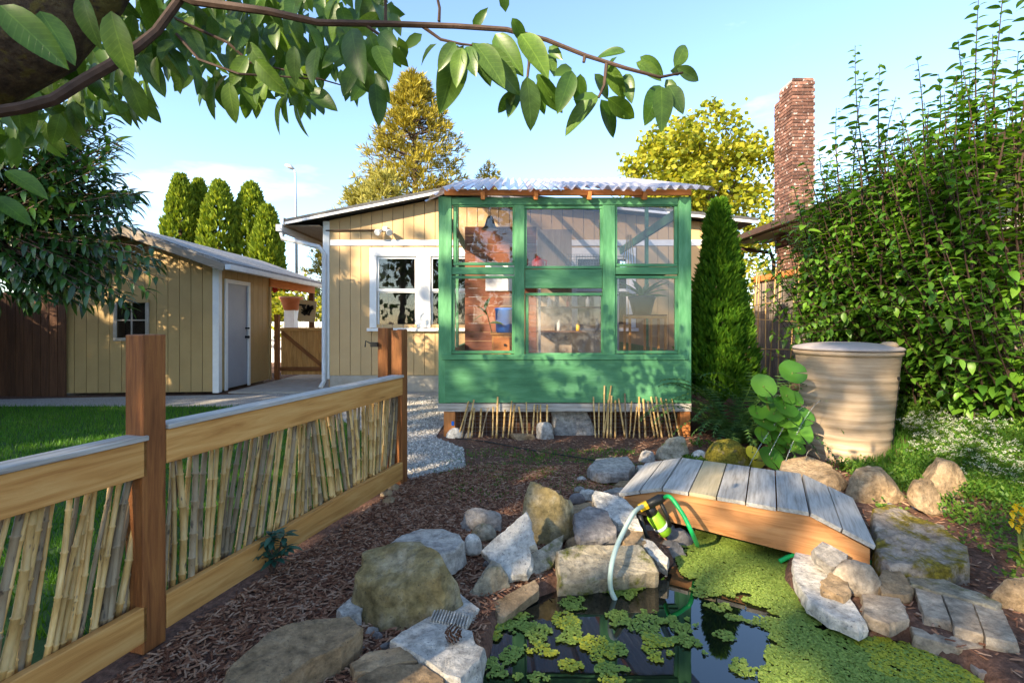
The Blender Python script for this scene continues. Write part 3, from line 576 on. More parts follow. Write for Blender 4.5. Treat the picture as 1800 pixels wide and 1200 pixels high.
for k in range(60): x = gx(803) + k * .043; wm.tube([(x, GY + .01, 0), (x, GY + .01, gz(722))], .0012, 3)
for k in range(7): wm.tube([(gx(803), GY + .01, .01 + k * .043), (gx(1192), GY + .01, .01 + k * .043)], .0012, 3)
wm.obj('wire_mesh', M['wire'], GH)
ft = mobj('blue_tag', boxmesh((.03, .004, .05), M['blue'], .001), T((gx(797), GY - .056, gz(742))), GH)
# roof
RS = .325
def rz_(y): return 2.80 + RS * (y - 5.38)
b = MB(); nxr, nyr = 330, 8; x0, x1 = -.97, 2.28
for j in range(nyr + 1):
    y = 5.36 + (8.8 - 5.36) * j / nyr
    for i in range(nxr + 1):
        x = x0 + (x1 - x0) * i / nxr; sag = -.13 * sm(-.75, -1.0, x) if False else -.12 * sm(.22, 0, x - x0); wob = .022 * noise.noise((x * 1.1, 3, y * .3))
        b.v.append((x, y + .03 * noise.noise((math.floor(x / .55) * 3.3, 1, 1)), rz_(y) + .026 * math.sin(x * 2 * math.pi / .115) + sag + wob + .012 * (math.floor(x / .55) % 2)))
b.f = [(j*(nxr+1)+i, j*(nxr+1)+i+1, (j+1)*(nxr+1)+i+1, (j+1)*(nxr+1)+i) for j in range(nyr) for i in range(nxr)]; b.r = [.5]*len(b.f); b.mi = [0]*len(b.f)
RF = b.obj('roof_sheet', M['plastic_roof'], GH, smooth=True)
abox('fascia', GH, (gx(783), GY - .10, gz(347)), (gx(1210), GY - .065, gz(337)), M['orange'])
for p in (850, 941, 1033, 1128): board('rafter', GH, (gx(p), GY - .16, rz_(GY - .16) - .085), (gx(p), 8.78, rz_(8.78) - .085), .09, .045, M['orange'])
gd = MB()
for xx in (gx(774), gx(1210)):
    gd.box((xx - .02, GY + .005, .3), (xx + .02, HYW - .03, .95)); gd.box((xx - .02, GY + 1.7, .95), (xx + .02, GY + 1.78, 3.2)); gd.box((xx - .02, GY + .005, 2.6), (xx + .02, HYW - .03, 2.72))
gd.obj('side_wall', M['green'], GH)
abox('floor', GH, (gx(776), GY + .01, .3), (gx(1208), HYW - .04, .36), M['dark_wood'])
GB = 8.25
for k in range(17): abox('back_wall_board', GH, (gx(778), GB, .4 + k * .15), (.42, GB + .02, .4 + k * .15 + .145), M['red_wood'])
abox('back_wall_panel', GH, (.43, GB, .37), (1.02, GB + .02, 2.9), M['eave'])
for z in (1.15, 1.55, 2.0): abox('shelf', GH, (.43, GB - .35, z), (1.75, GB - .01, z + .025), M['dark_wood'])
for x in (.45, 1.73): abox('shelf_upright', GH, (x - .02, GB - .36, .37), (x + .02, GB - .32, 2.05), M['grey_metal'])
abox('inner_window_frame', GH, (-.45, GB - .03, 1.85), (.1, GB - .005, 2.3), M['white'])
wg = MB()
for k in range(14): wg.tube([(.78 + k * .04, 7.0, 2.03), (.78 + k * .04, 7.0, 2.3)], .003, 3)
for k in range(8): wg.tube([(.78, 7.0, 2.03 + k * .038), (1.3, 7.0, 2.03 + k * .038)], .003, 3)
wg.obj('wire_rack', M['wire'], GH); abox('rack_shelf', GH, (.2, 6.75, 2.0), (1.35, 7.1, 2.02), M['dark_wood'])
# greenhouse contents
b = MB(); b.lathe([(.105, 0), (.12, .02), (.128, .30), (.135, .31), (.135, .335), (.12, .335), (.11, .1)], 20); tag(b.obj('bucket', M['blue'], None, T((-.10, 6.6, 1.171)), True), 'blue plastic bucket on the wooden cabinet inside the greenhouse', 'bucket')
CB = thing('cabinet', 'small wooden drawer cabinet under the blue bucket', 'cabinet', (-.1, 6.62, .36)); abox('body', CB, (-.27, 6.48, .36), (.08, 6.8, 1.14), M['rail']); abox('top', CB, (-.29, 6.46, 1.142), (.10, 6.82, 1.17), M['rail'])
for k in range(3): d_ = abox('drawer', CB, (-.25, 6.465, .42 + k * .24), (.06, 6.479, .63 + k * .24), M['orange']); abox('knob', d_, (-.11, 6.445, .515 + k * .24), (-.08, 6.464, .545 + k * .24), M['black'])
JG = thing('jug', 'red plastic jug on the rack inside the greenhouse', 'jug', (.37, 6.85, 2.02)); b = MB(); b.lathe([(.085, 0), (.09, .02), (.09, .15), (.06, .19), (.03, .2), (.03, .225)], 14); b.obj('body', M['red'], JG, T((.37, 6.85, 2.021)), True); b = MB(); b.tube([(.43, 6.85, 2.2), (.49, 6.85, 2.18), (.48, 6.85, 2.1)], .012); b.obj('handle', M['red'], JG, smooth=True)
LP = thing('hanging_lamp', 'black metal lamp hanging inside the greenhouse', 'lamp', (-.3, 6.6, 2.6)); b = MB(); b.lathe([(.03, .16), (.05, .12), (.075, .03), (.12, -.02), (.10, -.02)], 14); b.obj('shade', M['black'], LP, T((-.3, 6.6, 2.6)), True); b = MB(); b.tube([(-.3, 6.6, 2.76), (-.3, 6.6, 3.12)], .006); b.obj('cord', M['black'], LP)
ST = thing('plant_stool', 'light wooden frame stool inside the greenhouse', 'stool', (1.8, 6.5, .36))
for xx in (1.56, 1.84, 2.03):
    for yy in (6.4, 6.7): board('leg', ST, (xx, yy, .361), (xx, yy, 1.36), .03, .03, M['rail'], up=(1, 0, 0))
board('rail', ST, (1.54, 6.4, 1.38), (2.05, 6.4, 1.38), .035, .03, M['rail']); board('rail', ST, (1.54, 6.7, 1.38), (2.05, 6.7, 1.38), .035, .03, M['rail']); abox('top', ST, (1.54, 6.38, 1.4), (2.05, 6.72, 1.415), M['dark_wood'])
PP = thing('potted_plant', 'leafy plant in a black pot on the greenhouse stool', 'plant', (1.76, 6.55, 1.416)); b = MB(); b.lathe([(.12, 0), (.17, .2), (.185, .22), (.185, .25), (.16, .25)], 18); b.obj('pot', M['black'], PP, T((1.76, 6.55, 1.417)), True)
b = MB(); b.lathe([(.09, 0), (.13, .03), (.15, .09), (.09, .14), (.05, .11)], 10); tag(b.obj('soil_bag', M['lime'], None, T((1.9, 6.1, .361)) @ Matrix.Scale(2, 4), True), 'lime green soil bag on the greenhouse floor', 'bag')
def simple_leaf(l, w_, fold=.25, droop=.3, n=4):
    v = []; f = []
    for i in range(n + 1):
        t = i / n; ww = w_ * (math.sin(math.pi * min(1, t ** .85 * .97 + .02)) ** .8) * (1 if 0 < i < n else .06); z = -droop * l * t * t
        v += [(t * l, -ww / 2, z + fold * ww * .5), (t * l, 0, z), (t * l, ww / 2, z + fold * ww * .5)]
    for i in range(n): a = 3 * i; f += [(a, a + 3, a + 4, a + 1), (a + 1, a + 4, a + 5, a + 2)]
    return [Vector(p) for p in v], f
def add_leaf(b, shape, Mx, r=None):
    v, f = shape; b.add([Mx @ p for p in v], f, U(0, 1) if r is None else r)
def leafM(base, d, roll=None, s=1):
    m = frame(d, (0, 0, 1), base); return m @ Matrix.Rotation(U(-.7, .7) if roll is None else roll, 4, 'X') @ Matrix.Scale(s, 4)
b = MB(); lf = simple_leaf(.35, .06, .2, .5)
for k in range(26): a = U(0, 6.28); add_leaf(b, lf, leafM(Vector((1.76, 6.55, 1.63)), Vector((math.cos(a), math.sin(a), U(.4, 2.2))), None, U(.7, 1.3)))
b.obj('foliage', M['shrub'], PP)
PV = thing('vine_plant', 'young leafy plant beside the blue bucket', 'plant', (-.3, 6.5, 1.171)); b = MB(); b.tube([(-.27, 6.5, 1.172), (-.3, 6.48, 1.3), (-.36, 6.46, 1.5)], .006); b.obj('stem', M['stem_green'], PV)
for p_, d in (((-.33, 6.47, 1.4), (-.5, -.2, .8)), ((-.34, 6.47, 1.42), (-.6, -.3, -.1)), ((-.31, 6.47, 1.3), (.5, -.2, .1)), ((-.36, 6.46, 1.48), (.2, -.3, .9))): b = MB(); add_leaf(b, simple_leaf(.2, .07), leafM(Vector(p_), Vector(d))); b.obj('leaf', M['shrub'], PV)
for k in range(6):
    x = .62 + k * .16; b = MB(); h_ = U(.12, .22); b.lathe([(.035, 0), (.035, h_ * .7), (.015, h_ * .85), (.015, h_)], 10); m_ = ['label_white', 'gutter', 'terracotta', 'yellow', 'label_white', 'grey_metal'][k]
    tag(b.obj('bottle', M[m_], None, T((x, GB - .2, [1.576, 1.176][k % 2])), True), '%s bottle on the dark shelf inside the greenhouse' % ['tall white', 'pale grey', 'terracotta coloured', 'yellow', 'short white', 'dull metal'][k], 'bottle', 'bottles on the greenhouse shelves')
for k in range(5): board_ = MB(); board_.tube([(1.42 + k * .045, 6.3, 1.95), (1.53 + (k - 2) * .012, 6.3, 2.45)], .006, 5); tag(board_.obj('thin_cane', M['bamboo'], None), 'thin pale cane of a tripod standing in the greenhouse', 'cane', 'canes leaning together in the greenhouse')
ts = abox('high_shelf', GH, (1.35, 6.2, 1.925), (2.0, 6.45, 1.945), M['dark_wood'])

# ------------------------------------------------------------------ bamboo stakes along the greenhouse
stakes = [cane_mesh(50 + i, M['bamboo'], .011) for i in range(5)] + [cane_mesh(60, M['bamboo_old'], .009)]
for (xb, xt, yt) in [(805,825,700),(812,824,710),(823,833,697),(829,834,712),(843,846,713),(847,858,712),(866,867,710),(873,875,692),(884,888,715),(893,900,700),(899,905,706),(920,912,710),(927,925,702),(935,940,706),(944,945,706),(950,950,706),(961,962,706),(1046,1043,692),(1052,1053,703),(1060,1063,672),(1060,1075,672),(1066,1070,698),(1072,1075,690),(1080,1082,698),(1098,1087,695),(1100,1098,686),(1105,1111,700),(1111,1120,710),(1123,1123,692),(1133,1131,696),(1150,1138,700),(1156,1144,692),(1163,1152,692),(1176,1161,694),(1181,1170,696),(1193,1180,696)]:
    p0 = Vector((gx(xb) * .985, GY - .12 + U(-.02, .02), 0)); p1 = Vector((gx(xt) * .985, GY - .085, gz(yt)))
    d = p1 - p0; o = mobj('bamboo_stake', stakes[rng.randrange(6)], frame(d, (0, 1, 0), p0 - d * .04) @ Matrix.Rotation(R(90), 4, 'Y') @ Matrix.Diagonal((U(.8, 1.2), U(.8, 1.2), d.length, 1)))
    tag(o, 'short bamboo stake pushed into the ground along the greenhouse base', 'stake', 'bamboo stakes along the greenhouse')

# ------------------------------------------------------------------ stones
def slab(label, pts, z, th, mat, n=(0, 0, 1), name='stone', cat='stone', group=None, rough=.006, seg=44):
    n = Vector(n).normalized(); cxp = sum(p[0] for p in pts) / len(pts); cyp = sum(p[1] for p in pts) / len(pts); c = at(cxp, cyp, z); O = Vector((0, 0, CH)); out = []
    for px, py in pts:
        d = Vector(((px - CX) / F, 1, -(py - HY) / F)); out.append(O + d * ((c - O).dot(n) / d.dot(n)) - c)
    per = []; tot = sum((out[i] - out[i-1]).length for i in range(len(out)))
    for i in range(len(out)):
        a, e = out[i], out[(i+1) % len(out)]; k = max(1, round(seg * (e - a).length / tot))
        for j in range(k): q = a.lerp(e, j / k); per.append(q + Vector((noise.noise(q * 25), noise.noise(q * 25 + Vector((7, 0, 0))), 0)) * rough * 1.3)
    m = len(per); b = MB(); sd_ = U(0, 100); vs_ = []
    rings = [(.0, None)]
    for s, dz in ((1.02, -th), (1.03, -th * .5), (1.0, -.008), (.965, 0), (.75, 0), (.45, 0)):
        for i, q in enumerate(per):
            p = q * s + n * dz
            jit = noise.noise(p * 14 + Vector((sd_, 0, 0))) * rough * (1.6 if dz < -.009 else 1) + noise.noise(p * 40 + Vector((0, sd_, 0))) * rough * .5
            if dz < -.009: p = p + (q.normalized() * noise.noise(p * 18 + Vector((0, 0, sd_))) * .016)
            vs_.append(p + n * jit)
    vs_.append(Vector((0, 0, 0))); fs = [(r*m + i, r*m + (i+1) % m, (r+1)*m + (i+1) % m, (r+1)*m + i) for r in range(5) for i in range(m)]
    fs += [(5*m + i, 5*m + (i+1) % m, 6*m) for i in range(m)]; fs.append(tuple(range(m))[::-1]); b.add(vs_, fs)
    o = b.obj(name, M[mat], None, T(c)); return tag(o, label, cat, group)
_rc = {}
def rock(label, bb, mat, seed, zb=0, dep=.8, hk=.8, cuts=9, sub=4, name='stone', cat='stone', group=None, rz=None, rnd_=.0, z0sink=.15):
    x0, y0, x1, y1 = bb; Yb = at((x0 + x1) / 2, y1, zb).y; hw = (x1 - x0) / 2 / F * Yb; hd = hw * dep; Yc = Yb + hd * .8; hw = (x1 - x0) / 2 / F * Yc
    h = (y1 - y0) / F * Yc * hk; c = Vector((((x0 + x1) / 2 - CX) / F * Yc, Yc, zb))
    bm = bmesh.new(); bmesh.ops.create_icosphere(bm, subdivisions=sub, radius=1); r_ = random.Random(seed); pl = []
    for k in range(cuts):
        v = Vector((r_.gauss(0, 1), r_.gauss(0, 1), r_.gauss(0, .8))).normalized(); pl.append((v, r_.uniform(.52, .84)))
    pl += [(Vector((0, 0, 1)), .8), (Vector((r_.uniform(-.3, .3), -1, .25)).normalized(), .8)]
    for v in bm.verts:
        d = v.co.normalized(); rr = 1.0
        if rnd_ < .9:
            for nn, dd in pl:
                q = nn.dot(d)
                if q > .05: rr = min(rr, dd / q)
            rr = rr * (1 - rnd_) + .9 * rnd_
        rr *= 1 + .06 * noise.noise(d * 2.3 + Vector((seed, 0, 0))) + (.04 * noise.noise(d * 6 + Vector((0, seed, 0))) + .022 * noise.noise(d * 15 + Vector((0, seed, 4)))) * (1 - rnd_)
        v.co = d * rr
    xs = max(abs(v.co.x) for v in bm.verts); zs = max(v.co.z for v in bm.verts)
    for v in bm.verts: v.co = Vector((v.co.x * hw / xs, v.co.y * hd, (v.co.z / zs) * h if v.co.z > 0 else v.co.z * h * .4))
    for v in bm.verts: v.co.z += -h * z0sink * 0
    me = bpy.data.meshes.new('stone'); bm.to_mesh(me); bm.free(); me.materials.append(M[mat])
    if rnd_ > .4: me.polygons.foreach_set('use_smooth', [True] * len(me.polygons))
    o = mobj(name, me, T(c)); return tag(o, label, cat, group)
# left bank
slab('large smooth slab with rough broken edge at the mulch side of the pond', [(380,1225),(398,1176),(440,1137),(470,1110),(512,1093),(566,1086),(617,1080),(637,1102),(600,1135),(545,1160),(500,1190),(470,1225)], .13, .16, 'brown_stone', (.12, -.1, 1), rough=.008)
rock('big olive grey angular boulder between the mulch and pond', (616, 985, 832, 1106), 'olive_stone', 5, .0, .75, .85, 10)
slab('flat rounded grey slab behind the big olive boulder', [(680,957),(704,939),(740,929),(779,928),(809,939),(817,950),(800,966),(760,978),(700,975)], .16, .12, 'granite')
slab('small pale stone wedged against the big olive boulder', [(591,1070),(632,1036),(650,1050),(632,1078),(600,1082)], .06, .06, 'white_stone')
slab('white speckled slab with a pine cone lying on it', [(686,1122),(755,1080),(800,1098),(830,1107),(836,1128),(851,1140),(845,1158),(809,1194),(785,1185),(740,1155)], .06, .09, 'white_stone')
slab('narrow tan slab beside the slab with the pine cone', [(617,1164),(650,1143),(716,1134),(734,1158),(665,1176),(625,1182)], .05, .08, 'brown_stone')
slab('broad tan slab at the pond edge below the narrow tan slab', [(629,1190),(668,1170),(740,1163),(782,1192),(780,1235),(610,1235)], .05, .10, 'brown_stone')
slab('white flat stone under the ribbed concrete piece', [(767,1066),(810,1042),(842,1068),(826,1090),(790,1092)], .03, .07, 'white_stone')
rb = thing('ribbed_block', 'ribbed pale concrete piece beside the big olive boulder', 'block', at(792, 1086, .04)); c = at(792, 1090, .05); board('base', rb, c + Vector((-.08, .015, 0)), c + Vector((.08, -.03, 0)), .02, .09, M['white_stone'])
for k in range(13): p = c + Vector((-.075 + k * .0125, .013 - k * .0037, .015)); board('rib', rb, p + Vector((.004, .04, 0)), p + Vector((-.004, -.04, 0)), .014, .0065, M['white_stone'], bev=.001)
rock('pitted grey stone with mossy foot at the water edge', (812, 992, 898, 1062), 'mossy_stone', 9, -.03, .8, .8, 7)
rock('round cream stone beside the flat rounded grey slab', (812, 937, 848, 972), 'white_stone', 12, .03, .9, .8, 3, 3, rnd_=.7)
rock('smooth oval olive cobble behind the white leaning slab', (827, 916, 873, 946), 'mossy_stone', 14, .03, .7, .7, 3, 3, rnd_=.9)
rock('low grey stone with dark hollow beyond the oval cobble', (803, 890, 890, 934), 'granite', 17, .0, .6, .7, 8)
slab('large pointed white slab leaning on the pond bank', [(845,967),(880,935),(925,897),(933,913),(941,956),(931,961),(936,983),(925,1009),(888,1015),(869,991)], .14, .05, 'white_stone', (-.15, -.55, .85))
slab('rough dark grey slab under the large pointed white slab', [(930,975),(992,937),(990,955),(973,993),(928,1018),(920,1000)], .05, .12, 'mossy_stone', (.1, -.5, .85))
rock('pyramid shaped tan and olive stone on the pond bank', (916, 857, 1012, 942), 'olive_stone', 31, .06, .7, 1.0, 6)
slab('square dark grey slate slab lying on the pond bank', [(1008,903),(1035,887),(1067,895),(1085,929),(1083,940),(1021,953),(1013,937)], .17, .045, 'slate', (0, -.25, 1))
slab('white mottled slab next to the wooden bridge', [(1041,868),(1045,860),(1093,872),(1115,892),(1128,927),(1088,921),(1048,890)], .15, .07, 'white_stone', (-.1, -.2, 1))
slab('brown flat stone tucked behind the slate slab', [(1003,888),(1040,880),(1046,890),(1030,896),(1006,902)], .14, .05, 'brown_stone')
rock('small dark cobble behind the pyramid shaped stone', (999, 864, 1030, 884), 'slate', 3, .08, .8, .7, 4, 3, rnd_=.7); rock('pale stone beyond the slate slab', (1015, 858, 1050, 880), 'white_stone', 4, .06, .8, .7, 7, 3)
BK = slab('long mossy concrete block forming the pond edge', [(979,968),(1010,957),(1125,957),(1150,985),(1158,1003),(982,1030)], .075, .17, 'mossy_stone', (0, -.5, 1), rough=.01)
slab('brick like stone bar sloping into the water', [(865,1058),(940,1017),(949,1028),(948,1036),(886,1086),(876,1084)], .0, .06, 'brown_stone', (.1, -.3, 1), rough=.003)
slab('pale wedge stone standing beside the long mossy block', [(1125,943),(1147,951),(1176,980),(1172,994),(1155,987),(1132,962)], .06, .08, 'white_stone', (-.2, -.5, 1))
slab('tan flat stone under the pale hose', [(1085,938),(1100,927),(1130,929),(1136,952),(1100,958)], .09, .06, 'brown_stone')
rock('smooth tan cobble above the long mossy block', (992, 942, 1038, 966), 'brown_stone', 41, .04, .7, .7, 2, 3, rnd_=.9); rock('round pale cobble above the long mossy block', (1036, 944, 1078, 966), 'paver', 42, .04, .7, .7, 2, 3, rnd_=.9)
slab('flat grey slab lying on the mulch behind the bridge', [(1032,822),(1048,805),(1104,801),(1116,817),(1104,829),(1051,831)], .10, .08, 'granite')
slab('thin flat stone at the left end of the bridge', [(1077,853),(1090,845),(1125,841),(1120,852)], .06, .04, 'brown_stone'); slab('grey flat stone beneath the left end of the bridge', [(1060,864),(1080,856),(1118,856),(1100,868)], .05, .04, 'granite')
slab('long pale slab along the back of the bridge', [(1120,818),(1150,812),(1230,816),(1240,826),(1130,830)], .08, .06, 'white_stone')
rock('grey angular boulder with olive side behind the bridge', (1150, 766, 1222, 812), 'mossy_stone', 51, .0, .8, .85, 8); rock('round white stone beside the moss mound', (1214, 790, 1246, 814), 'white_stone', 52, .0, .9, .85, 3, 3, rnd_=.7)
rock('low mound of rock fully covered in yellow green moss', (1238, 764, 1326, 826), 'moss_rock', 53, .0, .8, .75, 4, rnd_=.6); rock('small dark stone beside the grey angular boulder', (1115, 788, 1152, 812), 'granite', 54, 0, .8, .7, 7, 3)
for i, (x, y) in enumerate(((1180, 975), (1150, 948), (1195, 955), (1172, 945))): rock('dark wet stone under the garden pump', (x - 26, y - 26, x + 26, y + 6), 'slate', 150 + i, -.06, .8, .7, 7, 3, group='wet stones under the pump')
# right bank
slab('wet tan slab below the water jets', [(1366,835),(1375,808),(1420,800),(1460,815),(1475,838),(1420,850)], .10, .1, 'brown_stone', (-.1, -.2, 1))
rock('dark brown wet stone behind the bridge near the barrel', (1396, 826, 1486, 864), 'brown_stone', 61, .0, .7, .8, 8); rock('rounded brown boulder at the foot of the barrel', (1480, 820, 1596, 886), 'brown_stone', 62, .0, .7, .8, 6)
rock('brown boulder in the white flowers beside the barrel', (1605, 803, 1692, 868), 'brown_stone', 63, .06, .7, .85, 8); rock('small pointed brown stone below the flowering patch', (1597, 838, 1657, 895), 'brown_stone', 64, .05, .7, .8, 8)
slab('broad flat rock with moss rim at the right end of the bridge', [(1535,890),(1570,884),(1610,905),(1660,925),(1700,960),(1706,985),(1670,1000),(1560,990),(1540,970)], .13, .14, 'moss_slab', (0, -.1, 1), rough=.016)
slab('curved pale paver arching along the pond edge', [(1392,983),(1397,1019),(1419,1052),(1456,1077),(1506,1097),(1522,1091),(1494,1049),(1455,1012),(1445,975),(1419,962),(1399,966)], .03, .06, 'white_stone', rough=.003)
slab('angular grey stone on the end of the curved paver', [(1430,962),(1446,950),(1492,974),(1490,990),(1462,997),(1436,980)], .12, .07, 'granite', (-.2, -.5, 1)); rock('rounded two tone stone lying on the curved paver', (1464, 982, 1544, 1042), 'paver', 72, .03, .7, .75, 4, rnd_=.5)
slab('small tan flat stone on the curved paver', [(1442,1022),(1460,1005),(1490,1018),(1497,1040),(1480,1050),(1450,1036)], .07, .04, 'brown_stone', (0, -.2, 1))
slab('flat tan slab between the curved paver and the pavers', [(1514,1041),(1583,1052),(1600,1086),(1564,1097),(1519,1080)], .03, .05, 'paver'); slab('dark tan stone behind the flat tan slab', [(1540,1020),(1552,1000),(1580,998),(1608,1036),(1600,1046),(1550,1042)], .06, .07, 'brown_stone', (0, -.2, 1))
PL = ['first rectangular tan paver next to the flat tan slab', 'middle rectangular tan paver of the row of three', 'last rectangular tan paver of the row of three']
for lb, q in zip(PL, ([(1606,1030),(1653,1040),(1672,1092),(1625,1082)], [(1656,1043),(1708,1055),(1730,1115),(1678,1101)], [(1711,1060),(1763,1071),(1790,1130),(1733,1119)])): slab(lb, q, .04, .06, 'paver', rough=.002, name='paver', cat='paver', group='pavers along the pond')
slab('long worn paver below the row of three pavers', [(1600,1100),(1728,1128),(1728,1136),(1690,1140),(1606,1114)], .0, .06, 'paver', rough=.003, name='paver', cat='paver'); slab('dark wet paver lying half in the water', [(1700,1160),(1780,1172),(1785,1184),(1720,1182)], -.03, .05, 'slate', rough=.003, name='paver', cat='paver')
slab('long dark mossy stone behind the pavers', [(1589,1006),(1640,1010),(1720,1040),(1762,1058),(1750,1068),(1680,1048),(1600,1026)], .05, .08, 'mossy_stone'); rock('reddish brown stone at the mulch right of the pavers', (1748, 990, 1830, 1078), 'brown_stone', 81, .0, .6, .6, 7)
# by greenhouse
slab('tall grey slab leaning against the greenhouse base', [(971,742),(971,708),(990,704),(1030,721),(1050,763),(1030,769),(977,769)], .16, .06, 'granite', (0, -1, .25)); rock('small grey stone leaning beside the tall slab', (938, 740, 974, 772), 'granite', 91, 0, .5, .9, 8, 3)
rock('round white stone at the greenhouse corner', (784, 750, 816, 770), 'white_stone', 92, 0, .8, .8, 3, 3, rnd_=.8); rock('small round stone next to the white corner stone', (816, 757, 832, 770), 'paver', 93, 0, .8, .8, 3, 3, rnd_=.8); rock('flat tan stone in front of the bamboo stakes', (892, 760, 942, 774), 'brown_stone', 94, 0, .6, .7, 6, 3)
for i, (x, y) in enumerate(((655,862),(668,870),(680,860),(672,882))): rock('small brown cobble at the foot of the far fence post', (x, y - 12, x + 24, y + 4), 'brown_stone', 100 + i, 0, .8, .7, 5, 3, rnd_=.5, group='cobbles at the fence post')
for i in range(26):
    q = i / 26; x, y = rng.choice([(U(590, 700), U(1085, 1150)), (U(780, 860), U(955, 1000)), (U(960, 1130), U(935, 965)), (U(1500, 1620), U(1060, 1110)), (U(1540, 1700), U(880, 900)), (U(1010, 1100), U(840, 880))])
    rock('small stone filling a gap between the pond edge stones', (x - U(6, 14), y - 12, x + U(6, 14), y), rng.choice(['granite', 'brown_stone', 'white_stone', 'slate']), 200 + i, .0, .8, .7, 6, 2, group='gap filling stones')
# pine cone
b = MB(); pc = at(795, 1122, .075)
for k in range(60):
    a = k * 2.4; t = k / 60; rr = .024 * math.sin(math.pi * (.12 + .85 * t)); p = pc + Vector((-.03 + .06 * t, rr * math.cos(a), .02 + rr * math.sin(a))); e = p + Vector((.008, .011 * math.cos(a), .011 * math.sin(a))); s = Vector((0, -math.sin(a), math.cos(a))) * .006
    b.add([p - s * .5, e - s, e + Vector((.003, 0, 0)), e + s, p + s * .5], [(0, 1, 2, 3, 4)])
tag(b.obj('pine_cone', M['dark_wood']), 'brown pine cone lying on the white speckled slab', 'pine cone')

# ------------------------------------------------------------------ bridge, pump, hoses
BR = thing('footbridge', 'small arched wooden footbridge with weathered planks over the pond', 'bridge', (1.3, 2.9, 0))
bl = [Vector((.71, 3.2, .155)), Vector((.955, 3.07, .235)), Vector((1.64, 2.665, .235)), Vector((1.87, 2.49, .13))]; bu = Vector((.853, -.522, 0)).normalized(); bv = Vector((.47, .883, 0)).normalized(); BW = .78
def bpt(i0, t): return bl[i0].lerp(bl[i0 + 1], t)
def plank(a, e, mat):
    d = (e - a); gap = d.normalized() * .004; a = a + gap; e = e - gap; n = d.cross(bv).normalized(); n = n if n.z > 0 else -n
    off = bv * U(-.012, .012); q = [a, e, e + bv * BW, a + bv * BW]; q = [p + off for p in q]; b = MB(); t = n * .022
    b.add(q + [p + t for p in q], [(3, 2, 1, 0), (4, 5, 6, 7), (0, 1, 5, 4), (1, 2, 6, 5), (2, 3, 7, 6), (3, 0, 4, 7)])
    c = sum(q, Vector()) / 4; me = b.mesh('plank', mat); mx_ = frame(bv, n, c); me.transform(mx_.inverted()); mobj('plank', me, mx_, BR)
gw = M['grey_wood']
for i0, n_, ms in ((0, 2, [gw, gw]), (1, 5, [gw, M['tan_wood'], gw, gw, gw]), (2, 2, [gw, gw])):
    for k in range(n_): plank(bpt(i0, k / n_), bpt(i0, (k + 1) / n_), ms[k])
for off in (.015, BW - .06):
    o_ = bv * off; top = [p + o_ - Vector((0, 0, .004)) for p in bl]; bot = [bl[0] + o_ - Vector((0, 0, .09)), bl[3] + o_ - Vector((0, 0, .125))]; b = MB(); th = bv * .04; f = [bl[0] + o_ + bu * .03 - Vector((0, 0, .004))] + top[1:3] + [top[3] - bu * .02, bot[1] - bu * .02, bot[0] + bu * .06]
    b.add(f + [p + th for p in f], [(0, 1, 2, 3, 4, 5)[::-1], (6, 7, 8, 9, 10, 11)] + [(i, (i+1) % 6, 6 + (i+1) % 6, 6 + i) for i in range(6)]); mx_ = frame(bu, (0, 0, 1), bl[1]); me = b.mesh('side_beam', M['bridge_beam']); me.transform(mx_.inverted()); mobj('side_beam', me, mx_, BR)
PU = thing('garden_pump', 'lime green and black electric garden pump beside the bridge', 'pump', at(1165, 940, .0))
def pp(x, y, dY=0): return pd(x, y, 2.93 + dY)
b = MB(); a, e = pp(1146, 903), pp(1172, 938); dv = e - a; b.tube([a, a + dv * .05, a + dv * .7, a + dv * .95, e], [.03, .042, .044, .038, .028], 16); b.obj('motor_body', M['lime'], PU, smooth=True)
b = MB(); b.tube([a + dv * .55, a + dv * .68], .0455, 16); b.obj('label_band', M['label_white'], PU, smooth=True)
b = MB(); b.tube([pp(1128, 893, -.02), pp(1160, 876, -.02), pp(1168, 874, -.02)], [.026, .028, .02], 12); b.tube([pp(1140, 888), pp(1148, 905)], .034, 12); b.tube([pp(1160, 880, -.02), pp(1172, 905, -.03), pp(1178, 925, -.03)], .012, 8); b.tube([pp(1125, 905), pp(1135, 940), pp(1150, 960)], .014, 8); b.obj('pump_head', M['black'], PU, smooth=True)
b = MB(); b.tube([pp(1124, 893, -.03), pp(1138, 886, -.03)], [.024, .026], 6); b.obj('hose_coupling', M['yellow'], PU)
def hose(name, pts, r, mat, label):
    P = [Vector(p) for p in pts]; fine = []
    for i in range(len(P) - 1):
        p0, p1, p2, p3 = P[max(i-1, 0)], P[i], P[i+1], P[min(i+2, len(P)-1)]
        for k in range(6):
            t = k / 6; fine.append(.5 * ((2*p1) + (p2 - p0) * t + (2*p0 - 5*p1 + 4*p2 - p3) * t*t + (3*p1 - p0 - 3*p2 + p3) * t**3))
    fine.append(P[-1]); b = MB(); b.tube(fine, r, 10); return tag(b.obj(name, M[mat], smooth=True), label, 'hose')
hose('pump_hose', [pp(1130, 889, -.04), pd(1115, 900, 2.76), pd(1093, 940, 2.55), pd(1080, 972, 2.42), pd(1073, 1006, 2.36), pd(1074, 1036, 2.37), at(1085, 1060, -.09)], .0125, 'hose_pale', 'pale translucent hose running from the pump into the water')
hose('garden_hose', [pp(1168, 874, -.02), pp(1176, 872, -.1), pd(1186, 882, 2.8), pd(1203, 908, 2.75), pd(1216, 935, 2.72), at(1226, 958, -.03)], .0125, 'hose_green', 'bright green hose looping from the pump under the bridge')
hose('garden_hose', [at(1370, 986, -.04), at(1400, 974, .0), at(1440, 978, .0), at(1500, 984, .02), at(1557, 992, .02)], .0125, 'hose_green', 'bright green hose lying behind the curved paver')
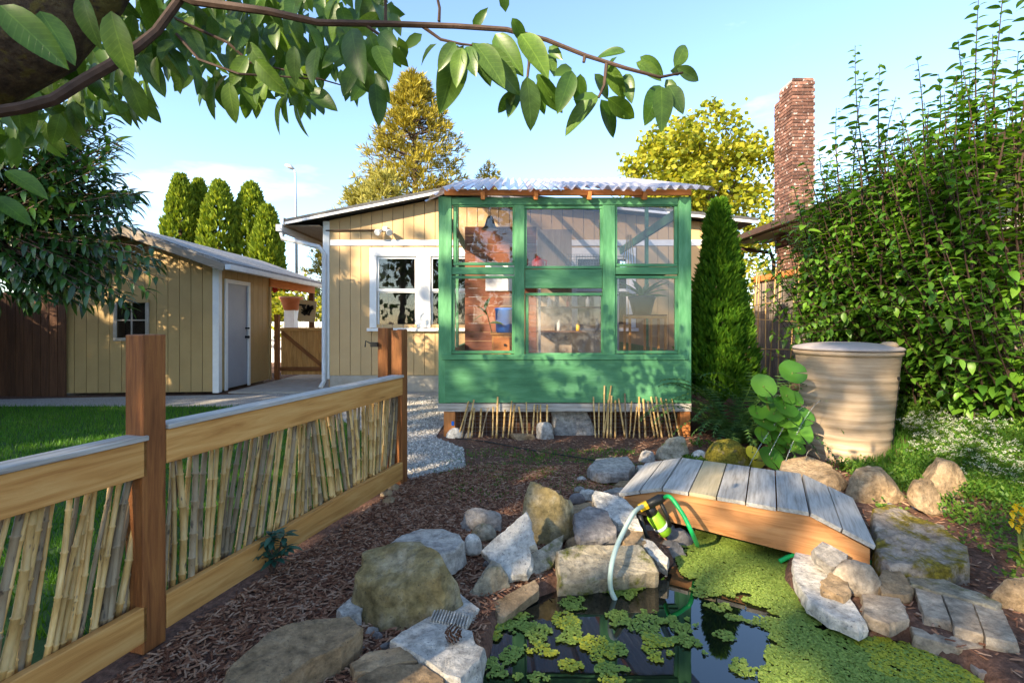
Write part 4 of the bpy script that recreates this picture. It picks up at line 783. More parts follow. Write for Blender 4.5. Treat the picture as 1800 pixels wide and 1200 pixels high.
hose('drip_line', [at(800, 770, .01), at(850, 775, .012), at(930, 790, .012), at(1030, 806, .012), at(1055, 812, .012)], .006, 'black', 'thin black irrigation line across the mulch')

# ------------------------------------------------------------------ duckweed
DK = [[at(x, y, -.055).xy for x, y in q] for q in ([(1180,955),(1215,930),(1260,900),(1400,930),(1400,985),(1400,1035),(1440,1075),(1520,1110),(1600,1132),(1690,1172),(1740,1205),(1760,1260),(1380,1260),(1330,1195),(1352,1120),(1362,1080),(1300,1052),(1230,1035),(1195,1005)],)]
CL = [(1100,1035,35,18,0),(955,1030,32,14,0),(1010,1055,32,14,0),(1050,1035,26,6,0),(868,1105,22,16,1),(905,1098,38,22,0),(950,1110,38,26,0),(985,1090,26,16,1),(1008,1100,20,14,0),(895,1150,24,20,0),(852,1165,25,16,0),(955,1140,24,14,1),(1085,1082,30,16,0),(1140,1100,45,26,0),(1150,1135,32,22,1),(1200,1100,42,18,0),(1215,1128,28,18,0),(1045,1140,36,26,1),(1015,1172,32,14,1),(1065,1178,42,16,0),(1255,1065,30,9,0),(1290,1085,18,8,0),(1268,1115,20,9,0),(875,1182,26,12,0),(935,1190,32,12,0),(1308,1175,22,24,0),(1085,1196,40,12,1),(1340,1092,26,12,0),(1250,1045,40,12,0),(1000,1120,24,20,0),(1100,1140,30,20,0)]
CL = [(at(a, b_, -.055).xy, at(a + rx, b_, -.055).x - at(a, b_, -.055).x, (at(a, b_ - ry, -.055).y - at(a, b_ + ry, -.055).y) / 2, yl) for a, b_, rx, ry, yl in CL]
db = MB(); ycorner = at(1640, 1170, -.055).xy
def frond(x, y, yl):
    s = U(.0035, .008); a = U(0, 6.28); n = 5; c = Vector((x, y, -.057 + U(.0, .006)))
    db.add([c + Vector((math.cos(a + 6.283*i/n) * s * U(.7, 1.2), math.sin(a + 6.283*i/n) * s * U(.7, 1.2), U(-.001, .0025))) for i in range(n)], [tuple(range(n))], U(0, 1), yl)
def dens(x, y): return noise.noise((x * 9, y * 9, 3)) + .6 * noise.noise((x * 28, y * 28, 5))
xs = [p[0] for p in DK[0]]; ys = [p[1] for p in DK[0]]
for k in range(75000):
    x, y = U(min(xs), max(xs)), U(min(ys), max(ys))
    if not inside((x, y), DK[0]) or not inside((x, y), POND): continue
    e = min(1, pdist((x, y), DK[0]) / .08)
    if dens(x, y) > -.62 + (1 - e) * .5: frond(x, y, 1 if (Vector((x, y)) - ycorner).length < .22 + .12 * noise.noise((x * 8, y * 8, 9)) and rng.random() < .7 else 0)
for c, rx, ry, yl in CL:
    for k in range(int(22000 * rx * ry * 6)):
        a, r_ = U(0, 6.28), math.sqrt(U(0, 1)) * 1.25; x, y = c[0] + rx * r_ * math.cos(a), c[1] + ry * r_ * math.sin(a)
        if dens(x, y) + .55 * noise.noise((x * 22, y * 22, 8)) > (r_ - .75) * 1.1 and inside((x, y), POND): frond(x, y, yl if rng.random() < .75 else 0)
tag(db.obj('duckweed', [M['duck'], M['duck_y']]), 'floating green and yellow duckweed mats on the pond', None, kind='stuff')

# ------------------------------------------------------------------ rain barrel
bc_ = Vector((3.26, 4.72, .0)); RB = thing('rain_barrel', 'tall ribbed tan clay barrel with lid beside the pond', 'barrel', bc_)
prof = []; 
for i in range(60):
    t = i / 59; z = .0 + 1.0 * t; r_ = .335 + .095 * (t ** 1.1) ; d = .0
    for zc in (.10, .15, .24, .35, .42, .54, .6, .7, .78): d += .011 * math.exp(-((z - zc) / .018) ** 2)
    prof.append((r_ + d, z))
prof += [(.445, 1.0), (.45, 1.03), (.437, 1.04), (.41, 1.035), (.40, .9)]
b = MB(); b.lathe(prof, 56); b.obj('barrel_body', M['clay'], RB, T(bc_), True)
b = MB(); b.lathe([(.41, 1.041), (.452, 1.045), (.458, 1.06), (.44, 1.075), (.33, 1.10), (.17, 1.115), (.04, 1.118)], 48); LD = b.obj('lid', M['lid'], RB, T(bc_), True)
b = MB(); b.lathe([(.07, 0), (.068, .025), (.05, .045), (.02, .05)], 16); b.obj('lid_knob', M['clay'], LD, T(bc_ + Vector((.22, -.26, 1.08))), True)
hp = bc_ + Vector((.235, -.342, .80)); b = MB(); b.tube([hp + Vector((0, .03, 0)), hp + Vector((.003, -.012, 0))], .016, 10); b.obj('outlet_hole', M['black'], RB)
b = MB(); hv = Vector((hp.x - bc_.x, hp.y - bc_.y, 0)).normalized(); b.tube([bc_ + hv * (.335 + .095 * z ** 1.1 + .016) + Vector((.02 * (.8 - z), 0, z)) for z in (.79, .6, .4, .2, .05)], .003, 5); b.obj('drip_wire', M['black'], RB)
for (a, e, lab) in (((1411,705),(1310,832),'water jet arching furthest from the barrel'), ((1418,712),(1352,800),'middle water jet arching from the barrel'), ((1443,703),(1378,818),'water jet closest to the barrel front'), ((1428,790),(1412,816),'short water spout low on the barrel')):
    p0 = pd(a[0], a[1], 4.36); p1 = pd(e[0], e[1], 4.12); b = MB(); b.tube([p0.lerp(p1, t) + Vector((0, 0, .12 * (p0 - p1).length * 4 * t * (1 - t))) for t in [i / 9 for i in range(10)]], [.0032 + .0018 * noise.noise((i * 1.7, a[0], 0)) for i in range(10)], 6)
    tag(b.obj('water_jet', M['jet'], smooth=True), lab, 'water jet', 'water jets from the barrel')

# ------------------------------------------------------------------ right fence, trellis, neighbour house
FR = thing('board_fence', 'weathered grey board fence behind the big leafy shrub', 'fence', (4.72, 6, 0))
y = 2.6; 
while y < 9.3: board('fence_board', FR, (4.72, y + .07, .1), (4.72, y + .07, 2.08 + U(-.01, .01)), .138, .02, M['fence_grey'], up=(0, 1, 0)); y += .145
board('top_rail', FR, (4.70, 2.6, 2.14), (4.70, 9.35, 2.14), .10, .09, M['orange']); 
for yy in (3.2, 5.2, 7.2, 9.36): board('fence_post', FR, (4.78, yy, 0), (4.78, yy, 2.28), .1, .09, M['fence_grey'], up=(0, 1, 0))
TR = thing('bamboo_trellis', 'loose bamboo cane trellis leaning on the board fence', 'trellis', (4.5, 8.4, 0))
for k in range(9): p0 = Vector((4.5 + U(-.05, .05), 7.2 + k * .24, .1)); p1 = Vector((4.62, 7.2 + k * .24 + U(-.25, .25), 2.1 + U(-.1, .2))); d = p1 - p0; mobj('cane', stakes[k % 5], frame(d, (0, 1, 0), p0) @ Matrix.Rotation(R(90), 4, 'Y') @ Matrix.Diagonal((1, 1, d.length, 1)), TR)
for z in (.9, 1.3, 1.7): p0 = Vector((4.5, 7.1, z)); p1 = Vector((4.53, 9.3, z + U(-.1, .1))); d = p1 - p0; mobj('cane', stakes[1], frame(d, (0, 0, 1), p0) @ Matrix.Rotation(R(90), 4, 'Y') @ Matrix.Diagonal((.8, .8, d.length, 1)), TR)
NH = thing('neighbour_house', 'neighbouring house with brick chimney, cream lap siding and brown eaves', 'house', (6, 8, 0))
nb = MB(); nb.box((5.62, 2.0, 0), (12, 10.1, 3.0)); nb.obj('wall', M['lap'], NH)
for k in range(22): b = MB(); z = .2 + k * .13; b.add([(5.615, 2.0, z + .13), (5.595, 2.0, z), (5.595, 10.12, z), (5.615, 10.12, z + .13)], [(0, 1, 2, 3)]); b.add([(5.615, 10.12, z + .13), (5.6, 10.14, z), (9, 10.14, z), (9, 10.12, z + .13)], [(0, 1, 2, 3)]); b.obj('lap_board', M['lap'], NH)
b = MB(); b.add([(4.95, 1.5, 3.1), (9.5, 1.5, 4.9), (9.5, 10.7, 4.9), (4.95, 10.7, 3.1), (4.95, 1.5, 3.2), (9.5, 1.5, 5.0), (9.5, 10.7, 5.0), (4.95, 10.7, 3.2)], [(0,3,2,1),(4,5,6,7),(0,1,5,4),(2,3,7,6),(3,0,4,7),(1,2,6,5)]); NR = b.obj('roof', M['shingle'], NH)
board('eave_fascia', NR, (4.93, 1.5, 3.12), (4.93, 10.72, 3.12), .15, .02, M['brown_metal']); b = MB(); b.box((4.8, 1.5, 3.06), (4.915, 10.72, 3.17)); b.obj('gutter', M['brown_metal'], NR)
b = MB(); b.tube([(4.87, 10.6, 3.06), (4.9, 10.6, 2.95), (5.5, 10.3, 2.8), (5.55, 10.25, 2.6), (5.55, 10.25, .3)], .04, 8); b.obj('downspout', M['brown_metal'], NH, smooth=True)
board('soffit', NR, (5.28, 1.6, 3.05), (5.28, 10.6, 3.05), .66, .015, M['eave'], up=(1, 0, 0))
CHX, CHY, CW, CD = 5.30, 9.14, .43, .45
CHM = mobj('chimney', boxmesh((CW - .02, CD - .02, 3.22), M['mortar'], 0), T((CHX + CW / 2, CHY + CD / 2, 2.7 + 1.61)), NH)
b = MB(); b.box((CHX - .04, CHY - .02, .1), (CHX + .74, CHY + CD, 2.95)); b.obj('chimney_base', M['mortar'], CHM)
b = MB(); b.box((CHX + .02, CHY + CD - .01, 2.7), (CHX + CW - .02, CHY + CD + .2, 5.72)); b.obj('chimney_back_flue', M['mortar'], CHM)
brick = boxmesh((.19, .03, .055), M['brick'], .003); brick_h = boxmesh((.09, .03, .055), M['brick'], .003)
def courses(x0, x1, yf, z0, z1, face):
    z = z0; i = 0
    while z < z1:
        u = x0 if face == 'y' else yf
        a, e = (x0, x1); s = a - (.1 if i % 2 else 0)
        while s < e - .03:
            l0, l1 = max(s, a), min(s + .195, e); ln = l1 - l0
            if ln > .04:
                me = brick if ln > .17 else brick_h; k = (ln - .006) / (.19 if me is brick else .09); m_ = l0 + ln / 2
                mx_ = (T((m_, yf + U(-.003, .003), z)) if face == 'y' else T((yf + U(-.003, .003), m_, z)) @ Matrix.Rotation(R(90), 4, 'Z')) @ Matrix.Diagonal((k, 1, 1, 1))
                mobj('brick', me, mx_, CHM)
            s += .2
        z += .066; i += 1
courses(CHX, CHX + CW, CHY + .008, 3.0, 5.92, 'y'); courses(CHY, CHY + CD, CHX + .008, 3.0, 5.9, 'x'); courses(CHX - .05, CHX + .75, CHY - .03, 2.1, 2.98, 'y'); courses(CHY - .02, CHY + CD, CHX - .05, 2.1, 2.98, 'x')
courses(CHY + CD, CHY + CD + .2, CHX + .018, 3.3, 5.72, 'x')

# ------------------------------------------------------------------ street lamp
SL = thing('street_lamp', 'tall thin street lamp far behind the house', 'street lamp', (-11.2, 25, 0)); p_ = lambda x, y: pd(x, y, 25)
b = MB(); b.tube([Vector((p_(522, 568).x, 25, 0)), p_(521, 420), p_(519, 302), p_(515, 296)], [.09, .07, .05, .04], 8); b.obj('pole', M['grey_metal'], SL, smooth=True); b = MB(); b.tube([p_(517, 298), p_(510, 293), p_(502, 290)], [.05, .12, .08], 8); b.obj('lamp_head', M['grey_metal'], SL, smooth=True)

# ------------------------------------------------------------------ trees
def crown_spray(b, c, d, s, n=7, spread=.5, wd=.18):
    d = Vector(d).normalized()
    for k in range(n):
        e = (d + Vector((U(-1, 1), U(-1, 1), U(-1, 1))) * spread).normalized() * s * U(.6, 1.1); q = e.orthogonal().normalized(); q.rotate(Matrix.Rotation(U(0, 6.28), 3, e)); q *= s * wd
        b.add([c - q * .3, c + e * .55 + q, c + e, c + e * .5 - q], [(0, 1, 2, 3)], U(0, 1))
def trunk(b, pts, rad, n=9): b.tube(pts, rad, n)
def pine(name, label, X, Y, H, W, mat, n, seed, zlow=.12, s=.55):
    rr = random.Random(seed); t = thing(name, label, 'tree', (X, Y, 0)); b = MB(); trunk(b, [(X, Y, 0), (X + .1, Y, H * .5), (X, Y, H * .97)], [.3, .2, .03]); tb = b.obj('trunk', M['bark'], t)
    f = MB(); lim = MB()
    for k in range(n):
        u = rr.random() ** .9; z = H * (zlow + (1 - zlow) * u); a = rr.uniform(0, 6.283); prof_ = min(1, (1 - u) * 2.7) ** .75 * (.8 + .3 * noise.noise((math.cos(a) * 1.6 + seed, math.sin(a) * 1.6, u * 7))) + .04
        R_ = W * prof_ * (1.0 - .15 * rr.random())
        base = Vector((X, Y, z - R_ * .12)); tip = base + Vector((math.cos(a) * R_, math.sin(a) * R_, R_ * rr.uniform(-.05, .35)))
        if k % 3 == 0: lim.tube([base, tip], [.05, .015], 4, caps=False)
        for q in range(5): crown_spray(f, base.lerp(tip, rr.uniform(.45, 1.0)) + Vector((U(-1, 1), U(-1, 1), U(-.7, .7))) * .35, (math.cos(a), math.sin(a), .9), s * U(.7, 1.2), 10, .8, .06)
    f.obj('crown', M[mat], t); lim.obj('limbs', M['twig'], tb); return t
pine('pine_tree', 'tall golden green pine tree behind the house', -6.9, 34, 18.6, 4.2, 'pine', 800, 3)
pine('pine_tree', 'pale young pine in front of the tall pine', -8.0, 26, 8.6, 2.5, 'pine2', 240, 4, s=.42)
pine('pine_tree', 'low pale pine beside the house roof', -6.3, 24, 8.7, 2.0, 'pine2', 200, 6, s=.42)
pine('conifer_tree', 'small blue green conifer peeking over the greenhouse roof', -1.7, 36, 13.0, 2.1, 'pine', 140, 7, s=.5)
pine('conifer_tree', 'dim conifer between the shed roof and the house', -10.3, 27, 5.2, 1.6, 'pine', 80, 8, s=.45)
def thuja(label, px, top, hw, Y, seed):
    X = (px - CX) / F * Y; H = CH + (HY - top) / F * Y; W = hw / F * Y; t = thing('arborvitae', label, 'tree', (X, Y, 0), 'row of arborvitae behind the shed'); b = MB(); trunk(b, [(X, Y, 0), (X, Y, H * .8)], [.15, .04]); b.obj('trunk', M['bark'], t); f = MB()
    for k in range(2600):
        u = rng.random(); z = .3 + (H - .3) * u; a = U(0, 6.283); r_ = W * (min(1, (1 - u) * 3.2) ** .6) * (.86 + .16 * noise.noise((math.cos(a) * 2 + seed, math.sin(a) * 2, z * 1.3))) * (1 if k % 5 else U(.5, 1))
        crown_spray(f, Vector((X + r_ * math.cos(a), Y + r_ * math.sin(a), z)), (math.cos(a) * .5, math.sin(a) * .5, 1), .34, 3, .35, .22)
    f.obj('crown', M['thuja'], t)
for i, (px, top, hw) in enumerate(((318,314,27),(350,322,20),(386,325,34),(442,328,34),(470,368,26))): thuja(['tallest bright green arborvitae at the shed end of the row', 'narrow arborvitae squeezed between two wider ones', 'wide rounded arborvitae in the middle of the row', 'pointed arborvitae near the street lamp', 'shortest arborvitae beside the street lamp'][i], px, top, hw, 22 + (i % 2) * .8, i)
def broad(name, label, X, Y, zc, rx, rz, mat, ncl, per, ls, seed, trunk_r=.2, gap=.2, group=None):
    rr = random.Random(seed); t = thing(name, label, 'tree', (X, Y, 0), group); b = MB(); trunk(b, [(X, Y, 0), (X + .2, Y, zc * .5), (X, Y, zc + rz * .5)], [trunk_r, trunk_r * .8, trunk_r * .15]); f = MB()
    for k in range(ncl):
        while True:
            p = Vector((rr.uniform(-1, 1), rr.uniform(-1, 1), rr.uniform(-1, 1)))
            if .25 < p.length < 1 + .25 * noise.noise(p * 2 + Vector((seed, 0, 0))): break
        c = Vector((X + p.x * rx, Y + p.y * rx, zc + p.z * rz))
        if k % 4 == 0: b.tube([(X, Y, max(.5, zc - rz * .5)), (X + p.x * rx * .5, Y + p.y * rx * .5, (zc + c.z) / 2), c], [trunk_r * .3, trunk_r * .15, .015], 5, caps=False)
        cs = rr.uniform(.25, .55) * min(rx, rz) * .42
        for q in range(per):
            o = c + Vector((U(-1, 1), U(-1, 1), U(-.8, .8))) * cs; e = Vector((U(-1, 1), U(-1, 1), U(-.9, .4))).normalized() * ls * U(.6, 1.2); s = e.cross(Vector((U(-1, 1), U(-1, 1), U(-1, 1)))).normalized() * ls * .4
            f.add([o, o + e * .5 + s, o + e, o + e * .5 - s], [(0, 1, 2, 3)], rr.random())
    b.obj('trunk', M['twig'], t); f.obj('crown', M[mat], t); return t
broad('maple_tree', 'yellow green maple tree behind the greenhouse roof', 9.6, 25, 7.4, 4.1, 4.6, 'maple', 240, 60, .30, 5, .22)
broad('hedge_shrub', 'yellow lit shrub between the greenhouse and the neighbouring house', 7.2, 14.5, 1.6, 1.6, 1.6, 'maple', 90, 40, .16, 6, .06)
broad('hedge_shrub', 'bright green shrub beyond the carport', -8.0, 17.5, 1.3, 1.7, 1.6, 'maple', 90, 40, .16, 8, .06)
broad('hedge_shrub', 'leafy shrub beyond the white fence by the carport post', -5.4, 18.5, 1.2, 1.6, 1.5, 'shrub', 90, 40, .16, 18, .06)
# shade-giving trees that stand behind the photographer, on the sun side
for i, (X, Y, zc, rx, rz) in enumerate(((-16.5, -2.5, 6.0, 3.4, 5.2), (-12.5, -5.0, 5.8, 3.2, 5.0), (-6.6, -10.2, 6.6, 2.2, 3.0), (-5.6, -9.5, 5.6, 3.2, 4.9), (-2.2, -11.5, 5.4, 3.2, 4.6), (-20.5, -3.5, 8.0, 3.2, 5.0), (-17.5, -7.0, 10.0, 4.0, 5.0), (-13.0, -11.0, 10.0, 4.0, 5.0))):
    broad('shade_tree', ['broad tree at the far corner of the yard', 'second broad tree along the yard edge', 'third broad tree along the yard edge', 'fourth broad tree along the yard edge', 'fifth broad tree along the yard edge', 'tall tree in the second row', 'very tall tree at the end of the second row', 'very tall tree in the middle of the second row'][i] + ' behind the viewpoint', X, Y, zc, rx, rz, 'shade', int(5.0 * rx * rz), 12, .42, 50 + i, .25)
# conical conifer right of the greenhouse
X0, Y0 = 2.72, 6.35; CF = thing('conifer_shrub', 'bright green conical conifer beside the greenhouse', 'shrub', (X0, Y0, 0)); b = MB(); trunk(b, [(X0, Y0, 0), (X0, Y0, 2.4)], [.06, .02]); b.obj('trunk', M['bark'], CF); f = MB()
for k in range(5200):
    u = rng.random() ** 1.25; z = .35 + 2.5 * u; a = U(0, 6.283); r_ = .50 * ((1 - u) ** .72) * (.78 + .5 * noise.noise((math.cos(a) * 2.4, math.sin(a) * 2.4, z * 1.6)) + .15 * noise.noise((math.cos(a) * 6, math.sin(a) * 6, z * 5))) * (1 if k % 4 else U(.4, 1)) + .02
    crown_spray(f, Vector((X0 + r_ * math.cos(a), Y0 + r_ * math.sin(a), z)), (math.cos(a) * .7, math.sin(a) * .7, 1), .13, 4, .4, .13)
f.obj('crown', M['cone'], CF)
# ferns
def fern(label, X, Y, n, l):
    t = thing('sword_fern', label, 'fern', (X, Y, 0), 'ferns beside the greenhouse'); z0 = gh(X, Y)
    for k in range(n):
        a = U(0, 6.283); L_ = l * U(.7, 1.1); el = U(.5, 1.25); f = MB(); d = Vector((math.cos(a), math.sin(a), 0)); p = Vector((X, Y, z0)) + d * .03; pts = []; N = 22
        for i in range(N): t_ = i / (N - 1); e = el - 1.5 * t_ * t_ ; p = p + (d * math.cos(e) + Vector((0, 0, math.sin(e)))) * L_ / N; pts.append(p.copy())
        sd_ = Vector((-d.y, d.x, 0)); f.tube(pts[::4] + [pts[-1]], .003, 3, caps=False)
        for i in range(2, N):
            w_ = .085 * math.sin(math.pi * (i / N) ** .7) + .008
            for s in (-1, 1): q = pts[i]; tn = (pts[min(i+1, N-1)] - pts[i-1]).normalized(); f.add([q - tn * .012, q + sd_ * s * w_ + tn * .02 - Vector((0, 0, .012)), q + tn * .014], [(0, 1, 2)], U(0, 1))
        f.obj('frond', M['fern'], t)
fern('dark green sword fern beside the conical conifer', 2.48, 5.4, 50, 1.25); fern('arching sword fern in front of the board fence', 2.9, 5.5, 50, 1.25); fern('small bright fern at the greenhouse corner', 2.45, 5.2, 14, .45)
# round-leaved plant beside the barrel
LG = thing('ligularia', 'plant with large round green leaves beside the barrel', 'plant', at(1375, 790, 0)); base = Vector((2.45, 4.45, 0.0))
def round_leaf(r_):
    v = [Vector((0, 0, -.12 * r_))]; n = 16
    for k in (.55, 1.0):
        for i in range(n): a = .08 + (6.283 - .16) * i / (n - 1); v.append(Vector((-math.cos(a) * r_ * k, math.sin(a) * r_ * k, .10 * r_ * k * k + (.05 * r_ * math.sin(i * 1.9) if k == 1 else 0))))
    f = [(0, 1 + i, 2 + i) for i in range(n - 1)] + [(1 + i, 1 + n + i, 2 + n + i, 2 + i) for i in range(n - 1)]; return v, f
for (x, y, r_, m_) in ((1342,678,22,'ligularia'),(1393,654,24,'ligularia'),(1383,694,17,'ligularia'),(1380,716,22,'ligularia'),(1342,740,23,'ligularia'),(1360,726,20,'ligularia'),(1385,735,22,'ligularia'),(1405,758,24,'ligularia'),(1411,732,19,'ligularia'),(1356,806,23,'ligularia'),(1362,783,19,'ligularia'),(1326,812,18,'yleaf'),(1322,795,12,'yleaf'),(1398,700,15,'ligularia'),(1372,765,18,'ligularia'),(1388,775,20,'ligularia'),(1340,765,16,'ligularia'),(1330,725,15,'ligularia'),(1400,785,16,'ligularia'),(1345,700,14,'ligularia'),(1366,748,16,'ligularia')):
    c = pd(x, y, 4.28 + U(-.12, .12)); c.z = max(c.z, .06); b = MB(); v, f = round_leaf(r_ / F * 4.28); nrm = Vector((U(-.45, .45), -U(.5, 1.1), U(.5, 1))); mx_ = frame(nrm.cross(Vector((U(-1, 1), .2, .1))), nrm, c); b.add([mx_ @ p for p in v], f, U(0, 1)); lo = b.obj('leaf', M[m_], LG, smooth=True)
    b = MB(); b.tube([base + Vector((U(-.05, .05), U(-.05, .05), 0)), base.lerp(c, .5) + Vector((0, 0, .08)), c], .006, 5); b.obj('stalk', M['stem_green'], lo)
# small rhododendron
RH = thing('rhododendron', 'small dark green rhododendron at the foot of the bamboo fence', 'shrub', at(478, 1010, 0)); rc = at(478, 1010, 0); rl = simple_leaf(.085, .03, .2, .25)
rme = MB(); rme.add(*rl); rmesh = rme.mesh('leaf', M['rhodo'], True); b = MB()
for (ox, oz) in ((0, .2), (-.06, .13), (.07, .14), (.02, .10), (-.03, .17), (.05, .2)):
    tip = rc + Vector((ox, U(-.04, .04), oz)); b.tube([rc, rc.lerp(tip, .5), tip], .005, 5)
    for k in range(11): a = k * 2.4; mobj('leaf', rmesh, leafM(tip - Vector((0, 0, .01 * (k // 5))), Vector((math.cos(a), math.sin(a), U(-.15, .6))), U(-.3, .3), U(.75, 1.1)), RH)
b.obj('stem', M['twig'], RH)
# yellow flower at the right
YF = thing('yellow_flower', 'plant with bright yellow blooms at the mulch right of the bridge', 'flower', (2.72, 2.62, gh(2.72, 2.62))); b = MB(); stem0 = Vector((2.74, 2.6, gh(2.74, 2.6)))
for (x, y) in ((1785, 888), (1795, 910), (1778, 915), (1798, 895), (1790, 925), (1799, 968), (1780, 900)):
    c = pd(x, y, 2.6); b.tube([stem0, stem0.lerp(c, .6) + Vector((.01, 0, .03)), c], .003, 4); fb = MB(); pl_ = simple_leaf(.036, .018, .1, .3)
    for k in range(6): a = k * 1.047; add_leaf(fb, pl_, leafM(c, Vector((math.cos(a), -.6, math.sin(a))), U(-.2, .2)))
    fb.obj('bloom', M['flower_yellow'], YF)
b.obj('stem', M['stem_green'], YF); fb = MB(); sl = simple_leaf(.09, .02)
for k in range(24): a = U(0, 6.28); add_leaf(fb, sl, leafM(stem0 + Vector((0, 0, U(0, .15))), Vector((math.cos(a), math.sin(a), U(.2, 1.2)))))
fb.obj('foliage', M['ground_green'], YF)
# alyssum and ground cover
ab = MB(); ag = MB()
for k in range(5200):
    x, y = U(2.85, 4.6), U(2.9, 5.4)
    if inside((x, y), POND) or (Vector((x, y)) - bc_.xy).length < .5: continue
    dn = noise.noise((x * 1.7, y * 1.7, 4)); z = gh(x, y); h_ = U(.02, .13)
    if x < 3.3 and y < 3.6 and rng.random() < .6: continue
    for q in range(6): e = Vector((U(-1, 1), U(-1, 1), U(.2, 1))).normalized() * U(.02, .045); s = e.cross(Vector((U(-1, 1), U(-1, 1), 1))).normalized() * .008; o = Vector((x + U(-.03, .03), y + U(-.03, .03), z + h_ * U(.2, 1))); ag.add([o, o + e * .5 + s, o + e, o + e * .5 - s], [(0, 1, 2, 3)], U(0, 1))
    if dn > -.05 and x > 3.35 and rng.random() < .6:
        c = Vector((x, y, z + h_ + .02))
        for q in range(9): o = c + Vector((U(-1, 1), U(-1, 1), U(-.5, .6))) * .016; s = .005; ab.add([o + Vector((-s, 0, U(-s, s))), o + Vector((0, -s, s)), o + Vector((s, 0, U(-s, s))), o + Vector((0, s, -s))], [(0, 1, 2, 3)], U(0, 1))
for k in range(1400):
    x, y = rng.choice([(U(1.9, 2.6), U(4.3, 5.2)), (U(2.4, 3.6), U(2.2, 3.6)), (U(1.6, 2.0), U(4.1, 4.6))])
    if inside((x, y), POND) or noise.noise((x * 3, y * 3, 9)) < 0: continue
    for q in range(5): e = Vector((U(-1, 1), U(-1, 1), U(.2, .8))).normalized() * U(.015, .035); s = e.cross(Vector((U(-1, 1), U(-1, 1), 1))).normalized() * .009; o = Vector((x, y, gh(x, y) + U(.01, .06))); ag.add([o, o + e * .5 + s, o + e, o + e * .5 - s], [(0, 1, 2, 3)], U(0, 1))
tag(ag.obj('ground_cover', M['ground_green']), 'low leafy green ground cover round the barrel', None, kind='stuff'); tag(ab.obj('white_blossom', M['flower_white']), 'tiny white blossoms of the flowering ground cover', None, kind='stuff')

# ------------------------------------------------------------------ leafy shrubs with single leaves
def leafset(mat, l, w_, n=3, near=None):
    out = []
    for k in range(n):
        fo_, dr_ = U(.1, .45), U(.1, .5); sh = simple_leaf(l, w_, fo_, dr_); m_ = MB(); m_.add(*(simple_leaf(l, w_, fo_, dr_, 9) if near else sh)); mat_ = near or mat; out.append((sh, m_.mesh('leaf', mat_, True)))
    return out
class Foliage:
    def __init__(s, root, mat, l, w_, cap=300, near=None): s.root = root; s.mat = mat; s.set = leafset(mat, l, w_, 3, near); s.items = []; s.cap = cap
    def add(s, Mx): s.items.append((Mx, rng.randrange(3)))
    def build(s):
        def size(it):
            p = it[0].translation; return -abs(it[0].to_scale().x) / max(.3, p.y) if p.y > .3 and abs(p.x / p.y) < 1.08 and (CH - p.z) / p.y * F + HY > -40 else 0
        s.items.sort(key=size)
        for Mx, k in s.items[:s.cap]: mobj('leaf', s.set[k][1], Mx, s.root)
        if len(s.items) > s.cap:
            b = MB()
            for Mx, k in s.items[s.cap:]: add_leaf(b, s.set[k][0], Mx)
            o = b.obj('foliage', s.mat, s.root, smooth=True); o['kind'] = 'stuff'
# big shrub at the right fence
BS = thing('tall_shrub', 'big leafy green shrub with long upright shoots against the board fence', 'shrub', (4.2, 5.4, .3)); fo = Foliage(BS, M['shrub'], .125, .062); sb = MB()
def shoot(p0, p1, step=.045, lsc=1.0, bend=.06):
    L_ = (p1 - p0).length; n = max(3, int(L_ / step)); side = Vector((U(-1, 1), U(-1, 1), 0)) * bend; pts = [p0.lerp(p1, t) + side * math.sin(math.pi * t) for t in [i / 7 for i in range(8)]]; sb.tube(pts, [.009 * (1 - .75 * i / 7) for i in range(8)], 4, caps=False)
    ax_ = (p1 - p0).normalized()
    for i in range(n):
        t = (i + .5) / n; p = p0.lerp(p1, t) + side * math.sin(math.pi * t); a = i * 2.4 + U(-.4, .4); o = ax_.orthogonal().normalized(); o.rotate(Matrix.Rotation(a, 3, ax_)); d = (o + ax_ * U(.2, .7) + Vector((0, 0, -.15))).normalized()
        fo.add(leafM(p, d, U(-.5, .5), lsc * U(.7, 1.2) * (1 - .45 * t)))
for (xb, yb, xt, yt) in ((1530,330,1503,80),(1548,340,1546,112),(1625,320,1612,98),(1668,300,1660,165),(1690,280,1684,70),(1722,300,1720,0),(1738,280,1768,-60),(1785,280,1800,-40),(1478,350,1470,190),(1462,380,1438,250),(1590,340,1585,215),(1640,300,1650,130),(1760,300,1745,60),(1500,360,1520,130),(1420,420,1395,330),(1440,400,1470,260),(1560,340,1575,170),(1700,300,1705,120),(1650,330,1632,190),(1790,330,1790,90),(1515,360,1490,210),(1610,340,1625,180)):
    Y = 5.5 - (xb - 1400) / 400 * 1.5 + U(-.25, .25); shoot(pd(xb, yb, Y), pd(xt, yt, Y + U(-.15, .1)), .034, 1.2)
for k in range(330):
    Y = U(4.1, 6.8); X = 4.15 + U(-.55, .35) - .15 * max(0, 5 - Y); g0 = gh(X, Y); zt = (.6 + 2.75 * rng.random() ** .6) * (1 - .08 * abs(Y - 5.2)); r0 = Vector((4.3 + U(-.2, .2), Y + U(-.2, .2), g0 + U(.1, 1.4))); tip = Vector((X - U(0, .45), Y - U(-.2, .5), max(zt, r0.z + .1))); shoot(r0, tip, .05, 1.15, .12)
for k in range(60):                                              # lower sprays reaching out over the barrel side
    Y = U(5.2, 6.6); r0 = Vector((4.1, Y, U(1.0, 1.7))); tip = pd(U(1385, 1520), U(430, 620), Y - U(0, .3)); shoot(r0, tip, .045, 1.1, .1)
for k in range(90):
    Y = U(4.0, 5.6); r0 = Vector((4.45, Y, gh(4.4, Y))); tip = Vector((4.1 + U(-.4, .3), Y - U(0, .5), U(.6, 1.7))); shoot(r0, tip, .06, 1.1, .1)
